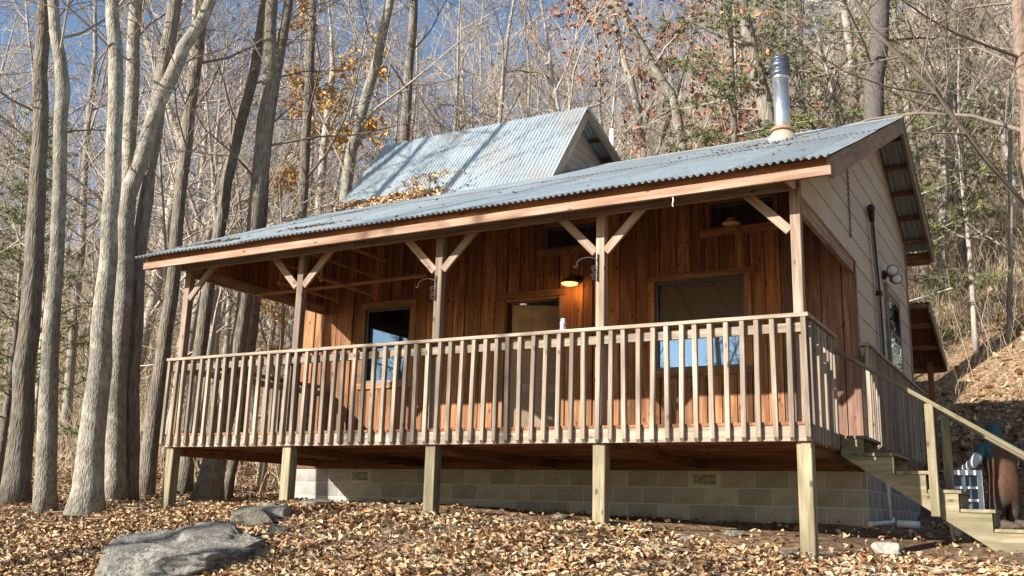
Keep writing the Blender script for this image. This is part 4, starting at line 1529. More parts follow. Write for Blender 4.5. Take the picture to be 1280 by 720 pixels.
def crown(rng, tpts, trads, first=0.3, nb=16, len_k=0.42, H=None, twig_r=0.006, dens=1.0, el=(15, 55), ends=None, bmin=0.16):
    """branches, side branches and twigs springing from a trunk polyline"""
    V, F = [], []
    H = H or (tpts[-1].z - tpts[0].z)
    n = len(tpts)
    az = rng.uniform(0, 6.28)
    for i in range(nb):
        h = first + (0.98 - first) * ((i + rng.random() * 0.8) / nb)
        k = min(n - 2, int(h * (n - 1)))
        f = h * (n - 1) - k
        p = tpts[k].lerp(tpts[k + 1], f)
        tr = trads[k] * (1 - f) + trads[k + 1] * f
        az += 2.399 + rng.uniform(-.5, .5)
        e = R(rng.uniform(*el))
        d = Vector((math.cos(az) * math.cos(e), math.sin(az) * math.cos(e), math.sin(e)))
        L = H * (len_k * (1 - h) + 0.09) * rng.uniform(0.65, 1.25)
        r0 = min(tr * 0.62, max(tr * bmin * 0.8, 0.010 + 0.0048 * L))
        bp_, br2 = limb(rng, p, d, L, r0, 6, 0.16, 0.05, twig_r)
        tube_data(bp_, br2, 6 if r0 > 0.03 else 4, V, F, False)
        ns = max(3, int((4 + L * 1.3) * dens))
        for s in range(ns):
            fs_ = 0.18 + 0.82 * (s + rng.random()) / ns
            kk = min(5, int(fs_ * 6))
            q = bp_[kk].lerp(bp_[kk + 1], fs_ * 6 - kk)
            bd = (bp_[kk + 1] - bp_[kk]).normalized()
            sd_ = rot_about(bd, bd.orthogonal().normalized(), R(rng.uniform(28, 62)))
            sd_ = rot_about(sd_, bd, rng.uniform(0, 6.28))
            sd_.z += 0.15
            L2 = (0.25 + L * 0.36 * (1.15 - fs_)) * rng.uniform(0.6, 1.3)
            sp_, sr = limb(rng, q, sd_, L2, max(twig_r, br2[kk] * 0.5), 3, 0.20, 0.04, twig_r * 0.8)
            tube_data(sp_, sr, 3, V, F, False)
            nt_ = max(2, int((3 + L2 * 2.2) * dens))
            for t_ in range(nt_):
                ft = 0.15 + 0.85 * (t_ + rng.random()) / nt_
                k3 = min(2, int(ft * 3))
                q2 = sp_[k3].lerp(sp_[k3 + 1], ft * 3 - k3)
                td = (sp_[k3 + 1] - sp_[k3]).normalized()
                t2 = rot_about(td, td.orthogonal().normalized(), R(rng.uniform(25, 65)))
                t2 = rot_about(t2, td, rng.uniform(0, 6.28))
                L3 = rng.uniform(0.25, 0.6) * (0.6 + 0.25 * L2)
                tp, tr3 = limb(rng, q2, t2, L3, twig_r * 0.85, 2, 0.2, 0.05, twig_r * 0.35)
                tube_data(tp, tr3, 3, V, F, False)
                if ends is not None:
                    ends.append(tp[-1])
                    ends.append(tp[1])
                for _ in range(2 if dens > 0.8 else 1):
                    t4 = rot_about(t2, t2.orthogonal().normalized(), R(rng.uniform(25, 60)))
                    t4 = rot_about(t4, t2, rng.uniform(0, 6.28))
                    q3 = tp[0].lerp(tp[2], rng.uniform(0.3, 0.9))
                    tube_data([q3, q3 + t4 * L3 * 0.6], [twig_r * 0.6, twig_r * 0.25], 3, V, F, False)
    return V, F


def trunk_mesh(rng, pts, rads, sides=10, flare=1.5, rough=0.05, name='trunk'):
    V, F = [], []
    tube_data(pts, rads, sides, V, F, True)
    ph = rng.uniform(0, 10)
    n = len(pts)
    for i in range(n):
        for k in range(sides):
            v = Vector(V[i * sides + k])
            c = pts[i]
            d = v - c
            z = (c - pts[0]).length
            fl = 1 + (flare - 1) * math.exp(-z / 0.22) * (0.75 + 0.45 * math.sin(3 * 2 * math.pi * k / sides + ph))
            nz = 1 + rough * mnoise.noise(Vector((v.x * 5, v.y * 5, v.z * 1.3 + ph))) * 2
            v = c + d * fl * nz
            V[i * sides + k] = (v.x, v.y, v.z)
    return mesh(name, V, F, True)


def resample(pts, rads, n):
    out, orad = [], []
    d = [0]
    for a, b in zip(pts, pts[1:]):
        d.append(d[-1] + (b - a).length)
    for i in range(n):
        s = d[-1] * i / (n - 1)
        k = max(j for j in range(len(d) - 1) if d[j] <= s + 1e-9)
        f = (s - d[k]) / (d[k + 1] - d[k])
        p0 = pts[max(0, k - 1)]
        p1, p2 = pts[k], pts[k + 1]
        p3 = pts[min(len(pts) - 1, k + 2)]
        q = 0.5 * ((2 * p1) + (p2 - p0) * f + (2 * p0 - 5 * p1 + 4 * p2 - p3) * f * f + (3 * p1 - p0 - 3 * p2 + p3) * f ** 3)
        out.append(q)
        orad.append(rads[k] * (1 - f) + rads[k + 1] * f)
    return out, orad


HF = Vector((FWD.x, FWD.y, 0)).normalized()


def vplane(px, py, d):
    """pixel on the vertical plane that faces the camera at horizontal distance d"""
    r_ = ray(px, py)
    t = d / r_.dot(HF)
    return CAMP + r_ * t, t


LEAFK = []


def leaf_mesh(name, P, size, rs_, up_bias=0.0, curl=0.35):
    """folded leaf-shaped faces scattered at points P"""
    n = len(P)
    base = np.array([(0, -1, 0), (0.42, -0.35, 1), (0.50, 0.25, 1), (0, 1, 0), (-0.50, 0.25, 1), (-0.42, -0.35, 1)], float)
    s = (size * rs_.uniform(0.6, 1.35, n))[:, None]
    c = rs_.uniform(-curl, curl * 1.6, n)
    L = np.repeat(base[None], n, 0)
    L[:, :, 0] *= rs_.uniform(0.7, 1.25, n)[:, None]
    L[:, :, 2] = L[:, :, 2] * c[:, None]
    L[:, 3, 2] += rs_.uniform(-0.3, 0.7, n) * curl * 1.5
    L = L * s[:, :, None]
    # random orientation: tilt from up, then spin
    nrm = rs_.normal(0, 1, (n, 3))
    nrm[:, 2] = np.abs(nrm[:, 2]) + up_bias
    nrm /= np.linalg.norm(nrm, axis=1)[:, None]
    a = rs_.normal(0, 1, (n, 3))
    u = np.cross(nrm, a)
    u /= np.linalg.norm(u, axis=1)[:, None]
    v = np.cross(nrm, u)
    W = L[:, :, 0:1] * u[:, None] + L[:, :, 1:2] * v[:, None] + L[:, :, 2:3] * nrm[:, None] + np.asarray(P)[:, None]
    T = (np.arange(n) * 6)[:, None, None] + np.array([[0, 1, 2, 3], [0, 3, 4, 5]])[None]
    return np_mesh(name, W.reshape(-1, 3), T.reshape(-1, 4), False)


RUSSET = leafmat('russet_leaves', [(0.0, (0.22, 0.065, 0.030)), (0.4, (0.33, 0.12, 0.05)), (0.75, (0.40, 0.20, 0.09)), (1.0, (0.45, 0.10, 0.05))])
GOLD = leafmat('gold_leaves', [(0.0, (0.40, 0.24, 0.06)), (0.5, (0.52, 0.33, 0.10)), (1.0, (0.45, 0.22, 0.07))])
PINE = leafmat('pine_needles', [(0.0, (0.09, 0.11, 0.04)), (0.6, (0.15, 0.17, 0.06)), (1.0, (0.21, 0.21, 0.085))])


def px_tree(name, label, path, d, barkmat, extra=5.0, nb=10, first=0.45, sides=14, flare=1.28, seed=1, leaves=None, twig_r=0.006, dens=1.0, len_k=0.26, group='trees in the front row', root=True):
    """tree whose trunk follows pixels (px, py, width px); the foot stands on the ground at distance d"""
    rng = random.Random(seed)
    pts, rads = [], []
    for px_, py_, w_ in path:
        p, t = vplane(px_, py_, d)
        pts.append(p)
        rads.append(w_ * 0.48 * t / FPX)
    if root:
        pts[0].z = gz(pts[0].x, pts[0].y) - 0.06
        if pts[1].z - pts[0].z < 0.15:
            pts[1].z = pts[0].z + 0.4
    last = (pts[-1] - pts[-2]).normalized()
    for k in range(3):
        last = (last + Vector((rng.gauss(0, .07), rng.gauss(0, .07), .06))).normalized()
        pts.append(pts[-1] + last * extra / 3)
        rads.append(rads[-1] * 0.66)
    rads[-1] *= 0.6
    tp, tr = resample(pts, rads, 26)
    depth_j = [Vector((rng.gauss(0, .012), rng.gauss(0, .012), 0)) for _ in tp]
    tp = [p + j for p, j in zip(tp, depth_j)]
    o = tp[0].copy()
    root_ = thing(name, label, 'tree', o, group)
    loc = [p - o for p in tp]
    put('trunk', trunk_mesh(rng, loc, tr, sides, flare if root else 1.0), barkmat, root_, o)
    ends = [] if leaves else None
    V, F = crown(rng, loc, tr, first, nb, len_k, twig_r=twig_r, dens=dens, ends=ends, bmin=0.16)
    put('branches', mesh('branches', V, F, True), TWIG if barkmat in (BARKP, BARKB) else TWIGD, root_, o)
    if leaves:
        mat_, cnt, sz = leaves
        rsl = np.random.RandomState(seed)
        E_ = np.array([tuple(e) for e in ends])
        P = E_[rsl.randint(0, len(E_), cnt)] + rsl.normal(0, 0.10, (cnt, 3))
        put('foliage', leaf_mesh('foliage', P, sz, rsl), mat_, root_, o)
    return root_


px_tree('front_tree', 'dark straight trunk at the far left edge', [(22, 632, 38), (30, 500, 27), (42, 330, 24), (50, 170, 19), (55, 20, 17)], 13.65, BARKD, seed=2, first=0.4)
px_tree('front_tree', 'pale slender crooked trunk second from the left', [(55, 645, 29), (62, 475, 23), (73, 300, 17), (75, 200, 17), (78, 150, 17), (81, 110, 19), (72, 55, 15), (66, 0, 14)], 13.0, BARKP, seed=3, first=0.5)
px_tree('front_tree', 'tall pale grey trunk with spreading foot third from the left', [(110, 640, 44), (117, 533, 32), (127, 417, 27), (136, 310, 22), (143, 200, 20), (145, 92, 18), (140, -5, 17)], 12.2, BARKP, seed=4, flare=1.35, first=0.5)
px_tree('front_tree', 'curving pale trunk that leans right above the porch roof', [(143, 633, 28), (146, 500, 25), (155, 330, 24), (158, 252, 24), (177, 197, 20), (197, 128, 19), (219, 83, 18), (243, 37, 16), (268, -5, 14)], 14.9, BARKP, seed=5, first=0.55)
px_tree('front_tree', 'upright grey trunk just behind the tall pale one', [(134, 632, 22), (144, 480, 20), (156, 300, 18), (163, 180, 18), (167, 80, 17), (169, -10, 16)], 15.4, BARKP, seed=15, first=0.5)
px_tree('front_tree', 'shaggy barked trunk behind the leaning one', [(160, 626, 26), (166, 450, 21), (174, 321, 19), (183, 229, 19), (197, 138, 20), (206, 69, 19), (220, -5, 17)], 15.2, BARKS, seed=6, first=0.5)
px_tree('front_tree', 'darker trunk left of the porch corner', [(180, 620, 24), (198, 480, 20), (214, 380, 18), (224, 250, 16), (238, 138, 15), (250, 46, 14), (256, -10, 12)], 16.6, BARKD, seed=7, first=0.35)
px_tree('front_tree', 'dark forked trunk whose flared foot shows under the left end of the porch', [(260, 632, 40), (272, 560, 28), (303, 400, 19), (316, 284, 20), (323, 229, 21), (330, 160, 20), (337, 92, 18), (338, 0, 15)], 15.8, BARKD, seed=8, first=0.45)
px_tree('front_tree', 'dark trunk partly hidden by the left porch post', [(232, 612, 20), (243, 500, 19), (255, 404, 17), (275, 284, 15), (293, 183, 15), (316, 92, 14), (330, 10, 12)], 17.2, BARKD, seed=9, first=0.4)
px_tree('front_tree', 'slim dark fork leaning right beside the forked trunk', [(290, 560, 12), (318, 400, 13), (325, 290, 13), (332, 190, 14), (344, 100, 13), (355, 40, 12), (366, -20, 11)], 16.6, BARKD, seed=10, first=0.35)
px_tree('front_tree', 'slim pale trunk leaning right beside the loft roof', [(418, 330, 15), (432, 240, 15), (448, 160, 14), (468, 85, 13), (488, 0, 11)], 22, BARKP, seed=11, first=0.4, twig_r=0.008)
px_tree('front_tree', 'dark upright trunk just behind the left end of the loft roof', [(494, 330, 14), (503, 200, 13), (511, 90, 12), (518, -10, 11)], 24, BARKD, seed=12, first=0.4, twig_r=0.008)
px_tree('front_tree', 'twin grey trunk between the forked tree and the loft', [(365, 420, 14), (378, 250, 13), (385, 130, 12), (392, 0, 10)], 21, BARKD, seed=13, first=0.35, twig_r=0.008)
px_tree('front_tree', 'big pale leaning trunk behind the stovepipe', [(985, 330, 22), (965, 190, 21), (945, 90, 20), (928, 10, 18), (920, -40, 17)], 22, BARKS, seed=14, first=0.4, twig_r=0.008, len_k=.32)
px_tree('front_tree', 'trunk darkened for shadow, rising behind the right roof peak', [(1088, 300, 26), (1093, 150, 25), (1098, 60, 24), (1101, -20, 23)], 19, bark('bark_shadowed', (0.13, 0.115, 0.105), (0.05, 0.044, 0.04), (0.10, 0.09, 0.085), 40, 6.0, 0.022), seed=16, first=0.35, twig_r=0.007, len_k=.4)  # bark colour darkened to stand for the shadow on this trunk
px_tree('front_tree', 'thin tree leaning left with red brown leaves behind the roof', [(890, 260, 11), (850, 160, 11), (812, 75, 11), (765, 0, 11)], 24, BARKP, seed=17, first=0.1, twig_r=0.008, leaves=(RUSSET, 1100, 0.08), len_k=.4)
px_tree('front_tree', 'oak with clinging russet leaves behind the loft gable', [(815, 300, 11), (800, 160, 10), (775, 60, 9), (760, -10, 8)], 27, BARKB, seed=18, first=0.2, twig_r=0.008, leaves=(RUSSET, 2200, 0.085), len_k=.45)
px_tree('front_tree', 'tree with golden leaves left of the loft roof', [(392, 420, 12), (400, 250, 11), (408, 160, 9), (415, 100, 8)], 26, BARKB, seed=19, first=0.15, extra=3, twig_r=0.008, leaves=(GOLD, 3600, 0.085), len_k=.3)
px_tree('front_tree', 'reddish trunk with long low limbs at the right edge', [(1306, 560, 26), (1294, 330, 23), (1283, 130, 20), (1274, 0, 18)], 15, bark('bark_red', (0.27, 0.19, 0.145), (0.12, 0.085, 0.065), (0.22, 0.18, 0.145), 28, 4.0, 0.03), seed=21, first=0.32, nb=16, twig_r=0.006, len_k=.62)
px_tree('front_tree', 'white slender sapling on the slope right of the canopy', [(1264, 510, 8), (1262, 400, 7), (1263, 280, 6), (1262, 160, 5)], 21, BARKP, seed=22, first=0.25, extra=3, twig_r=0.006, flare=1.1)
px_tree('front_tree', 'pale trunk on the slope above the small back canopy', [(1175, 480, 13), (1178, 330, 13), (1182, 200, 12), (1190, 60, 10), (1196, -10, 9)], 25, BARKP, seed=23, first=0.3, twig_r=0.008)

# trees beyond the left edge of the picture, whose shadows reach the cabin
def grow(seed, H, r0, first, nb, sides=8, twig_r=0.007, dens=0.8, len_k=0.40, lean=0.02, leaf=None, fork=False):
    rng = random.Random(seed)
    n = 14
    pts, rads = [], []
    p = Vector((0, 0, -0.1))
    d = Vector((rng.gauss(0, lean), rng.gauss(0, lean), 1)).normalized()
    for i in range(n):
        f = i / (n - 1)
        pts.append(p)
        rads.append(max(0.012, r0 * (1 - f) ** 0.75 * (1 - 0.1 * f)))
        d = (d + Vector((rng.gauss(0, .04), rng.gauss(0, .04), 0.05))).normalized()
        p = p + d * H / (n - 1)
    tm = trunk_mesh(rng, pts, rads, sides, 1.35, 0.04)
    ends = []
    V, F = crown(rng, pts, rads, first, nb, len_k, H, twig_r, dens, ends=ends)
    if fork:
        k = rng.randint(4, 6)
        az = rng.uniform(0, 6.28)
        fp_, fr_ = limb(rng, pts[k], Vector((math.cos(az) * .45, math.sin(az) * .45, 1)), H * 0.55, rads[k] * 0.75, 8, 0.07, 0.05, 0.012)
        tube_data(fp_, fr_, 6, V, F, False)
        V2, F2 = crown(rng, fp_, fr_, 0.2, nb // 2, len_k, H * 0.6, twig_r, dens, ends=ends)
        b0 = len(V)
        V += V2
        F += [tuple(i + b0 for i in f) for f in F2]
    bm_ = mesh('branches', V, F, True)
    lm = None
    if leaf:
        cnt, sz = leaf
        rsl = np.random.RandomState(seed)
        E_ = np.array([tuple(e) for e in ends])
        P = E_[rsl.randint(0, len(E_), cnt)] + rsl.normal(0, 0.08, (cnt, 3))
        lm = leaf_mesh('foliage', P, sz, rsl)
    return tm, bm_, lm


def plant(name, label, variant, loc, rz, sc, bmat, group, leafm=None):
    tm, bm_, lm = variant
    if not tm.materials:
        tm.materials.append(bmat)
    if not bm_.materials:
        bm_.materials.append(TWIG)
    o = thing(name, label, 'tree', loc, group)
    o.rotation_euler = (0, 0, rz)
    o.scale = (sc, sc, sc)
    for nm, me in (('trunk', tm), ('branches', bm_), ('foliage', lm)):
        if me is None:
            continue
        if nm == 'foliage' and not me.materials:
            me.materials.append(leafm)
        c = bpy.data.objects.new(nm, me)
        COL.objects.link(c)
        c.parent = o
    return o


VAR = []
for k in range(12):
    rgk = random.Random(100 + k)
    H = rgk.uniform(11, 19)
    VAR.append(grow(200 + k, H, rgk.uniform(0.09, 0.20), rgk.uniform(0.10, 0.28), rgk.randint(18, 24), twig_r=0.0100, dens=0.8, len_k=rgk.uniform(0.30, 0.44), fork=(k % 3 == 0), lean=0.04))
RVAR = [grow(300 + k, 12 + k, 0.12, 0.2, 14, twig_r=0.009, dens=0.7, leaf=(500, 0.085)) for k in range(2)]
side = [(-13.9, -13.6, 0.15, 3), (-13.2, -14.2, 0.13, 5), (-11.4, -13.4, 0.12, 7)]
for k, (x_, y_, r_, sd_) in enumerate(side):
    plant('roadside_tree', ['tall bare tree left of the view whose shadow crosses the second post', 'bare tree left of the view shading the middle of the fascia', 'thin bare tree left of the view by the slope'][k],
          grow(400 + sd_, 15, r_, 0.45, 9, dens=0.5, twig_r=0.006, len_k=0.25, lean=0.005), (x_, y_, gz(x_, y_)), 0.7 * k, 1.0, BARKP, 'trees beyond the left edge')

for k, (x_, y_) in enumerate([(-12.3, -21), (-9.0, -22), (-10.7, -25), (-24, -22), (-27.5, -24), (-30, -20)]):
    plant('clearing_tree', ['bare tree across the clearing, %s from the right' % q for q in ('third', 'first', 'second', 'fourth', 'fifth', 'sixth')][k], VAR[k * 2 % 12], (x_, y_, gz(x_, y_)), k * 1.1, 1.05, BARKB, 'trees across the clearing')
# the wood on the hillside: every tree its own copy
rw = random.Random(77)
SPOT = []
tries = 0
while len(SPOT) < 300 and tries < 20000:
    tries += 1
    a = YAW + R(rw.uniform(-41, 37))
    dd = 15 + 62 * rw.random() ** 0.8
    x_, y_ = CAMP.x - math.sin(a) * dd, CAMP.y + math.cos(a) * dd
    if -10.5 < x_ < 2.5 and y_ < 12.5:
        continue
    if x_ < -9 and y_ < 4.0:
        continue
    if x_ > -4 and y_ < 14.5:
        continue
    if dd < 27 and a > YAW + R(4) and rw.random() < 0.75:
        continue
    sep = 1.3 + dd * 0.035
    if any((x_ - q[0]) ** 2 + (y_ - q[1]) ** 2 < sep * sep for q in SPOT):
        continue
    SPOT.append((x_, y_, dd))
LOOK = ['forked', 'slender', 'straight', 'forked crooked', 'thin', 'tall', 'forked spreading', 'grey', 'pale', 'forked tall', 'leaning', 'twiggy']
for k, (x_, y_, dd) in enumerate(SPOT):
    z_ = gz(x_, y_)
    q = Vector((x_, y_, z_ + 5)) - CAMP
    u = 640 + FPX * q.dot(RIGHT) / q.dot(FWD)
    zone = ('at the far left' if u < 180 else 'behind the left end of the porch' if u < 400 else 'behind the loft roof' if u < 700 else
            'above the porch roof' if u < 900 else 'around the stovepipe' if u < 1050 else 'behind the right roof peak' if u < 1170 else 'at the far right')
    far_ = 'close' if dd < 30 else 'midway uphill' if dd < 50 else 'high uphill'
    if k % 17 == 5:
        plant('hillside_tree', 'bare tree with some russet leaves %s %s' % (far_, zone), RVAR[k % 2], (x_, y_, z_), rw.uniform(0, 6.28), rw.uniform(0.7, 1.0), BARKB, 'russet trees ' + zone, RUSSET)
    else:
        sc = rw.uniform(0.62, 1.12) if dd > 24 else rw.uniform(0.5, 0.85)
        plant('hillside_tree', '%s bare tree %s %s' % (LOOK[k % 12], far_, zone), VAR[k % 12], (x_, y_, z_), rw.uniform(0, 6.28), sc, BARKB, 'bare trees ' + zone)

# evergreens
def evergreen(seed, H, r0, first):
    rng = random.Random(seed)
    pts = [Vector((rng.gauss(0, .04) * i * .2, rng.gauss(0, .04) * i * .2, H * i / 9 - 0.1)) for i in range(10)]
    rads = [max(0.015, r0 * (1 - i / 9.5)) for i in range(10)]
    tm = trunk_mesh(rng, pts, rads, 8, 1.3, 0.04)
    V, F, NV = [], [], []
    for i in range(46):
        h = first + (0.98 - first) * i / 46
        k = min(8, int(h * 9))
        p = pts[k].lerp(pts[k + 1], h * 9 - k)
        az = i * 2.4 + rng.uniform(-.4, .4)
        L = H * 0.26 * (1.08 - h) * rng.uniform(.7, 1.2)
        bp_, br2 = limb(rng, p, Vector((math.cos(az), math.sin(az), 0.12)), L, 0.012 + L * 0.008, 4, 0.10, 0.02, 0.006)
        tube_data(bp_, br2, 3, V, F, False)
        for s in range(int(12 + L * 12)):
            f = rng.uniform(0.25, 1) * 4
            kk = min(3, int(f))
            q = bp_[kk].lerp(bp_[kk + 1], f - kk) + Vector((rng.gauss(0, .22), rng.gauss(0, .22), rng.gauss(0, .08)))
            NV.append(tuple(q))
    rsl = np.random.RandomState(seed)
    C = np.repeat(np.array(NV), 16, 0)
    n = len(C)
    D = rsl.normal(0, 1, (n, 3))
    D[:, 2] = D[:, 2] * 0.7 + 0.2
    D /= np.linalg.norm(D, axis=1)[:, None]
    S = np.cross(D, rsl.normal(0, 1, (n, 3)))
    S /= np.linalg.norm(S, axis=1)[:, None]
    ln = rsl.uniform(.09, .19, (n, 1))
    W = np.stack([C - S * .010, C + S * .010, C + D * ln], 1)
    nm = np_mesh('foliage', W.reshape(-1, 3), np.arange(n * 3).reshape(-1, 3))
    nm.materials.append(PINE)
    bm_ = mesh('branches', V, F, False)
    return tm, bm_, nm


EV = [evergreen(501, 13, 0.14, 0.25), evergreen(502, 10, 0.11, 0.12)]
for k, (u, dd, sc, lab) in enumerate([(925, 22, 1.15, 'thin green pine behind the stovepipe'), (1135, 21.5, 1.0, 'thin green pine on the slope right of the roof peak'), (1020, 30, 1.25, 'green pine high on the slope right of the stovepipe'),
                                      (10, 18, 0.75, 'low evergreen behind the trunks at the far left'), (400, 34, 0.6, 'young evergreen left of the loft roof'), (1225, 26, 1.0, 'green pine high on the slope at the right')]):
    p, t = vplane(u, 500, dd)
    plant('pine_tree', lab, EV[k % 2], (p.x, p.y, gz(p.x, p.y)), k * 1.3, sc, BARKD, 'pines among the bare trees')

# undergrowth: nobody could count the stems
def brush(n, seed, region, hmin, hmax, r_, name, label, mat, spread=0.35):
    rsb = np.random.RandomState(seed)
    pts = region(rsb, n)
    m = len(pts)
    zz = ground(pts[:, 0], pts[:, 1])
    B = np.c_[pts, zz - 0.03]
    H = rsb.uniform(hmin, hmax, (m, 1)) * rsb.uniform(.5, 1, (m, 1))
    D = np.c_[rsb.normal(0, spread, (m, 2)), np.ones(m)]
    D /= np.linalg.norm(D, axis=1)[:, None]
    D2 = D + np.c_[rsb.normal(0, spread * .9, (m, 2)), rsb.normal(-.1, .25, m)]
    D2 /= np.linalg.norm(D2, axis=1)[:, None]
    M1 = B + D * H * 0.55
    M2 = M1 + D2 * H * 0.5
    U = np.cross(D, np.array([[1.0, 0.2, 0]]))
    U /= np.linalg.norm(U, axis=1)[:, None]
    Wv = np.cross(D, U)
    rr_ = r_ * rsb.uniform(.6, 1.4, (m, 1))
    rings = []
    for c, k in ((B, 1.0), (M1, 0.7)):
        for a in (0, 2.094, 4.189):
            rings.append(c + (U * math.cos(a) + Wv * math.sin(a)) * rr_ * k)
    Vv = np.stack(rings + [M2], 1)
    # side twig
    q0 = B + D * H * rsb.uniform(.25, .5, (m, 1))
    D3 = D + np.c_[rsb.normal(0, .8, (m, 2)), rsb.normal(.1, .3, m)]
    D3 /= np.linalg.norm(D3, axis=1)[:, None]
    tw = np.stack([q0 + U * rr_ * .6, q0 - U * rr_ * .6, q0 + Wv * rr_ * .6, q0 + D3 * H * 0.45], 1)
    Vv = np.concatenate([Vv, tw], 1)
    tri = []
    for k in range(3):
        k2 = (k + 1) % 3
        tri += [(k, k2, 3 + k2), (k, 3 + k2, 3 + k), (3 + k, 3 + k2, 6)]
    tri += [(7, 8, 10), (8, 9, 10), (9, 7, 10)]
    T = (np.arange(m) * 11)[:, None, None] + np.array(tri)[None]
    o = put(name, np_mesh(name, Vv.reshape(-1, 3), T.reshape(-1, 3)), mat, None)
    tag(o, label, 'undergrowth', kind='stuff')
    return o


def wedge(d0, d1, a0, a1, clump=0.5, power=0.7):
    def f(rsb, n):
        k = n // 7
        a = YAW + np.radians(rsb.uniform(a0, a1, k))
        d = d0 + (d1 - d0) * rsb.rand(k) ** power
        c = np.c_[CAMP.x - np.sin(a) * d, CAMP.y + np.cos(a) * d]
        p = np.repeat(c, 7, 0) + rsb.normal(0, clump, (k * 7, 2))
        keep = ~((p[:, 0] > -9.6) & (p[:, 0] < 2.6) & (p[:, 1] < 9.5) & (p[:, 1] > -12)) & ~((p[:, 0] < -9) & (p[:, 1] < 3.2)) & (p[:, 1] > 1.5) & ~((p[:, 0] > -1) & (p[:, 1] < 15.5) & (rsb.rand(len(p)) < np.where(p[:, 1] < 11.5, 1.0, .75))) & ~((p[:, 0] < -9) & (p[:, 1] < 7.5) & (rsb.rand(len(p)) < .85))
        return p[keep]
    return f


STEM = leafmat('dry_stems', [(0.0, (0.24, 0.18, 0.12)), (0.5, (0.38, 0.30, 0.20)), (1.0, (0.50, 0.42, 0.31))], 0.9)
brush(35000, 1, wedge(14, 42, -44, 38, 0.6), 0.8, 2.8, 0.007, 'brush', 'tangle of dry tan brush and saplings covering the wooded slope', STEM)
brush(52000, 2, wedge(36, 100, -44, 38, 1.2), 2.0, 7.0, 0.016, 'far_brush', 'grey tan thicket on the far upper slope', STEM)
brush(16000, 3, wedge(21, 32, -44, -14, 0.5), 0.2, 0.55, 0.004, 'dry_grass', 'pale dry grass on the bank behind the stairs', leafmat('dry_grass', [(0, (.36, .26, .14)), (1, (.52, .41, .25))], .9), 0.5)

# ================================================================== FALLEN LEAVES
LITTER = leafmat('fallen_leaves', [(0.0, (0.11, 0.055, 0.028)), (0.18, (0.27, 0.125, 0.052)), (0.42, (0.40, 0.25, 0.125)), (0.72, (0.48, 0.345, 0.195)), (1.0, (0.60, 0.48, 0.32))])
rl_ = np.random.RandomState(9)


def scatter(n, x0, x1, y0, y1, keep=None, lift=0.035):
    x_ = rl_.uniform(x0, x1, n)
    y_ = rl_.uniform(y0, y1, n)
    if keep is not None:
        k = keep(x_, y_)
        x_, y_ = x_[k], y_[k]
    z_ = ground(x_, y_) + 0.028 * np.exp(-(((x_ + 4) / 14) ** 2 + (y_ / 9) ** 2)) * np.sin(x_ * 3.1 + 1.3 * np.sin(y_ * 2.3)) * np.sin(y_ * 3.7 + np.sin(x_ * 1.9))
    return np.c_[x_, y_, z_ + rl_.uniform(0.0, lift, len(x_))]


def patchy(x_, y_):
    return np.sin(x_ * 1.7 + 2 * np.sin(y_ * 1.1)) * np.sin(y_ * 2.3 + x_ * .6)


drift = []
for xp in PX:
    dx_ = rl_.normal(xp, .16, 170)
    dy_ = rl_.normal(.02, .14, 170)
    dz_ = ground(dx_, dy_) + np.clip(.09 - .28 * np.hypot(dx_ - xp, dy_ - .1), 0.01, .09) * rl_.rand(170) + .02
    drift.append(np.c_[dx_, dy_, dz_])
pts = np.concatenate(drift + [
    scatter(132000, -9.5, 3.0, -4.6, 0.35, lambda x_, y_: rl_.rand(len(x_)) < np.clip(0.62 + 0.6 * patchy(x_, y_), .15, 1) * np.where((x_ > -2.4) & (y_ > -0.45 - 0.1 * np.sin(x_ * 5)), .35, 1), 0.05),
    scatter(5000, -8.5, 2.5, 0.35, 3.0, lambda x_, y_: rl_.rand(len(x_)) < np.where(y_ < 0.9, .55, .16), 0.03),
    scatter(22000, -18, -8.3, -4, 7, None, 0.05),
    scatter(7000, -8.4, 1.5, 7.6, 13, None, 0.05),
    scatter(9000, 0.2, 6, 2.5, 13, lambda x_, y_: (y_ > 4) | (x_ > 2.2), 0.05)])
o = put('leaf_litter', leaf_mesh('leaf_litter', pts, 0.032, rl_, 0.8, 0.4), LITTER, None)
tag(o, 'brown and tan fallen leaves covering the ground around the cabin', 'leaves', kind='stuff')
far = scatter(42000, -45, 30, 7, 45, lambda x_, y_: ~((x_ > -9) & (x_ < 2) & (y_ < 9)), 0.08)
o = put('hillside_leaves', leaf_mesh('hillside_leaves', far, 0.11, rl_, 0.5), LITTER, None)
tag(o, 'fallen leaves spread over the wooded hillside', 'leaves', kind='stuff')
# leaves lodged on the roof
xr_ = rl_.uniform(-8.45, -6.2, 1700)
wgt = rl_.rand(1700) < np.clip((-6.0 - xr_) / 1.6, 0.05, 1)
xr_ = xr_[wgt]
yr_ = 3.60 - np.abs(rl_.normal(0, .16, len(xr_)))
zr_ = np.array([roofz(v) for v in yr_]) + 0.02 + rl_.rand(len(xr_)) * np.clip(.13 - (3.6 - yr_) * .4, 0.02, .13)
up_ = rl_.uniform(0, 1, 160)
xu = rl_.normal(-7.15, .30, 160) + up_ * .35
yu = 3.60 + up_ * 0.42
zu = dz0 + sl * up_ * 0.42 + 0.035
P = np.concatenate([np.c_[xr_, yr_, zr_], np.c_[xu, yu, zu]])
o = put('roof_leaves', leaf_mesh('roof_leaves', P, 0.042, rl_, 0.3), LITTER, None)
tag(o, 'drift of fallen leaves lodged where the loft roof meets the porch roof', 'leaves', kind='stuff')
xe_ = np.concatenate([rl_.normal(-7.5, .25, 110), rl_.normal(-6.1, .28, 150), rl_.uniform(-8.3, 0, 50), rl_.normal(-1.3, .4, 110)])
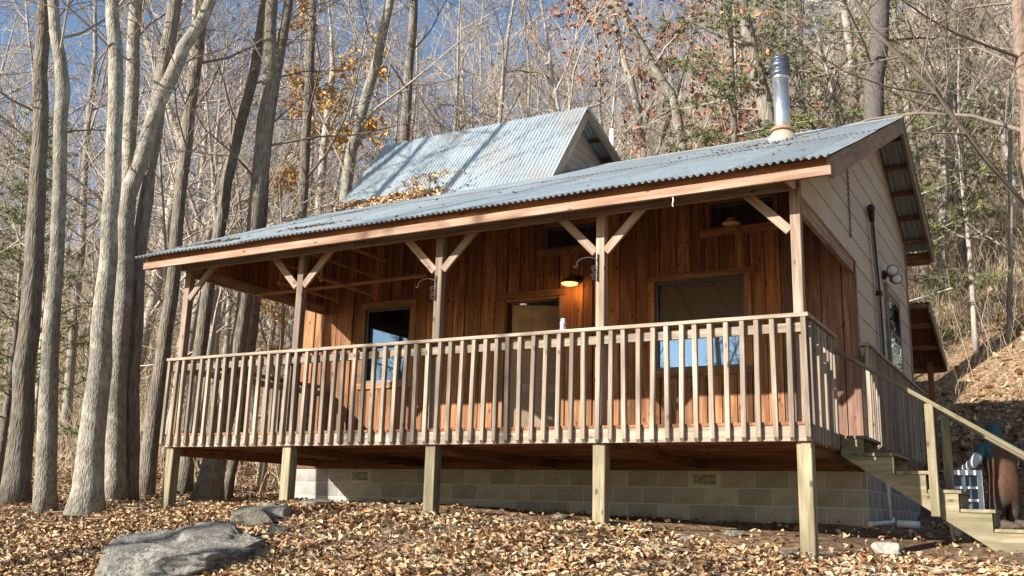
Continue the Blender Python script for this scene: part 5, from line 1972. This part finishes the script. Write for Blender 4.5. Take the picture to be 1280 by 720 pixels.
ye_ = np.concatenate([rl_.uniform(-.1, .15, 110), rl_.uniform(.1, .4, 150), rl_.uniform(-.3, 3.4, 50), rl_.uniform(2.6, 3.6, 110)])
P = np.c_[xe_, ye_, np.array([roofz(v) for v in ye_]) + 0.018]
o = put('roof_debris', leaf_mesh('roof_debris', P, 0.028, rl_, 0.9), leafmat('dark_debris', [(0, (.07, .045, .03)), (.7, (.16, .09, .05)), (1, (.30, .19, .11))]), None)
tag(o, 'dark needles and scattered leaves on the porch roof', 'leaves', kind='stuff')
# a few green and tan weeds in the foreground
gw = np.random.RandomState(4)
cx_ = np.repeat(gw.uniform(-9, 2.5, 120), 9) + gw.normal(0, .05, 1080)
cy_ = np.repeat(gw.uniform(-2.6, 0.2, 120), 9) + gw.normal(0, .05, 1080)


def fixed(rsb, n):
    return np.c_[cx_, cy_]


brush(1080, 5, fixed, 0.05, 0.20, 0.003, 'weeds', 'small green and straw weeds poking through the leaves', leafmat('weeds', [(0, (.10, .13, .04)), (.5, (.20, .20, .07)), (1, (.42, .33, .18))], .8), 0.7)

# sticks shed by the trees
gt2 = np.random.RandomState(14)
V, F = [], []
rgs = random.Random(5)
for k in range(420):
    x_ = rgs.uniform(-13, 2.8)
    y_ = rgs.uniform(-3.6, 0.1) if x_ > -8.6 else rgs.uniform(-3.5, 5.5)
    a = rgs.uniform(0, 6.28)
    L = rgs.uniform(0.12, 0.75) * rgs.uniform(.4, 1)
    p_ = [Vector((x_ + math.cos(a) * L * f + rgs.gauss(0, .015), y_ + math.sin(a) * L * f + rgs.gauss(0, .015), 0)) for f in (-.5, 0, .5)]
    zz = ground(np.array([q.x for q in p_]), np.array([q.y for q in p_]))
    for q, z_ in zip(p_, zz):
        q.z = z_ + 0.045 + rgs.uniform(-.01, .02)
    r_ = rgs.uniform(.003, .008)
    tube_data(p_, [r_, r_ * .8, r_ * .4], 4, V, F, False)
o = put('fallen_twigs', mesh('fallen_twigs', V, F, True), TWIG, None)
tag(o, 'thin grey twigs lying among the fallen leaves', 'twigs', kind='stuff')
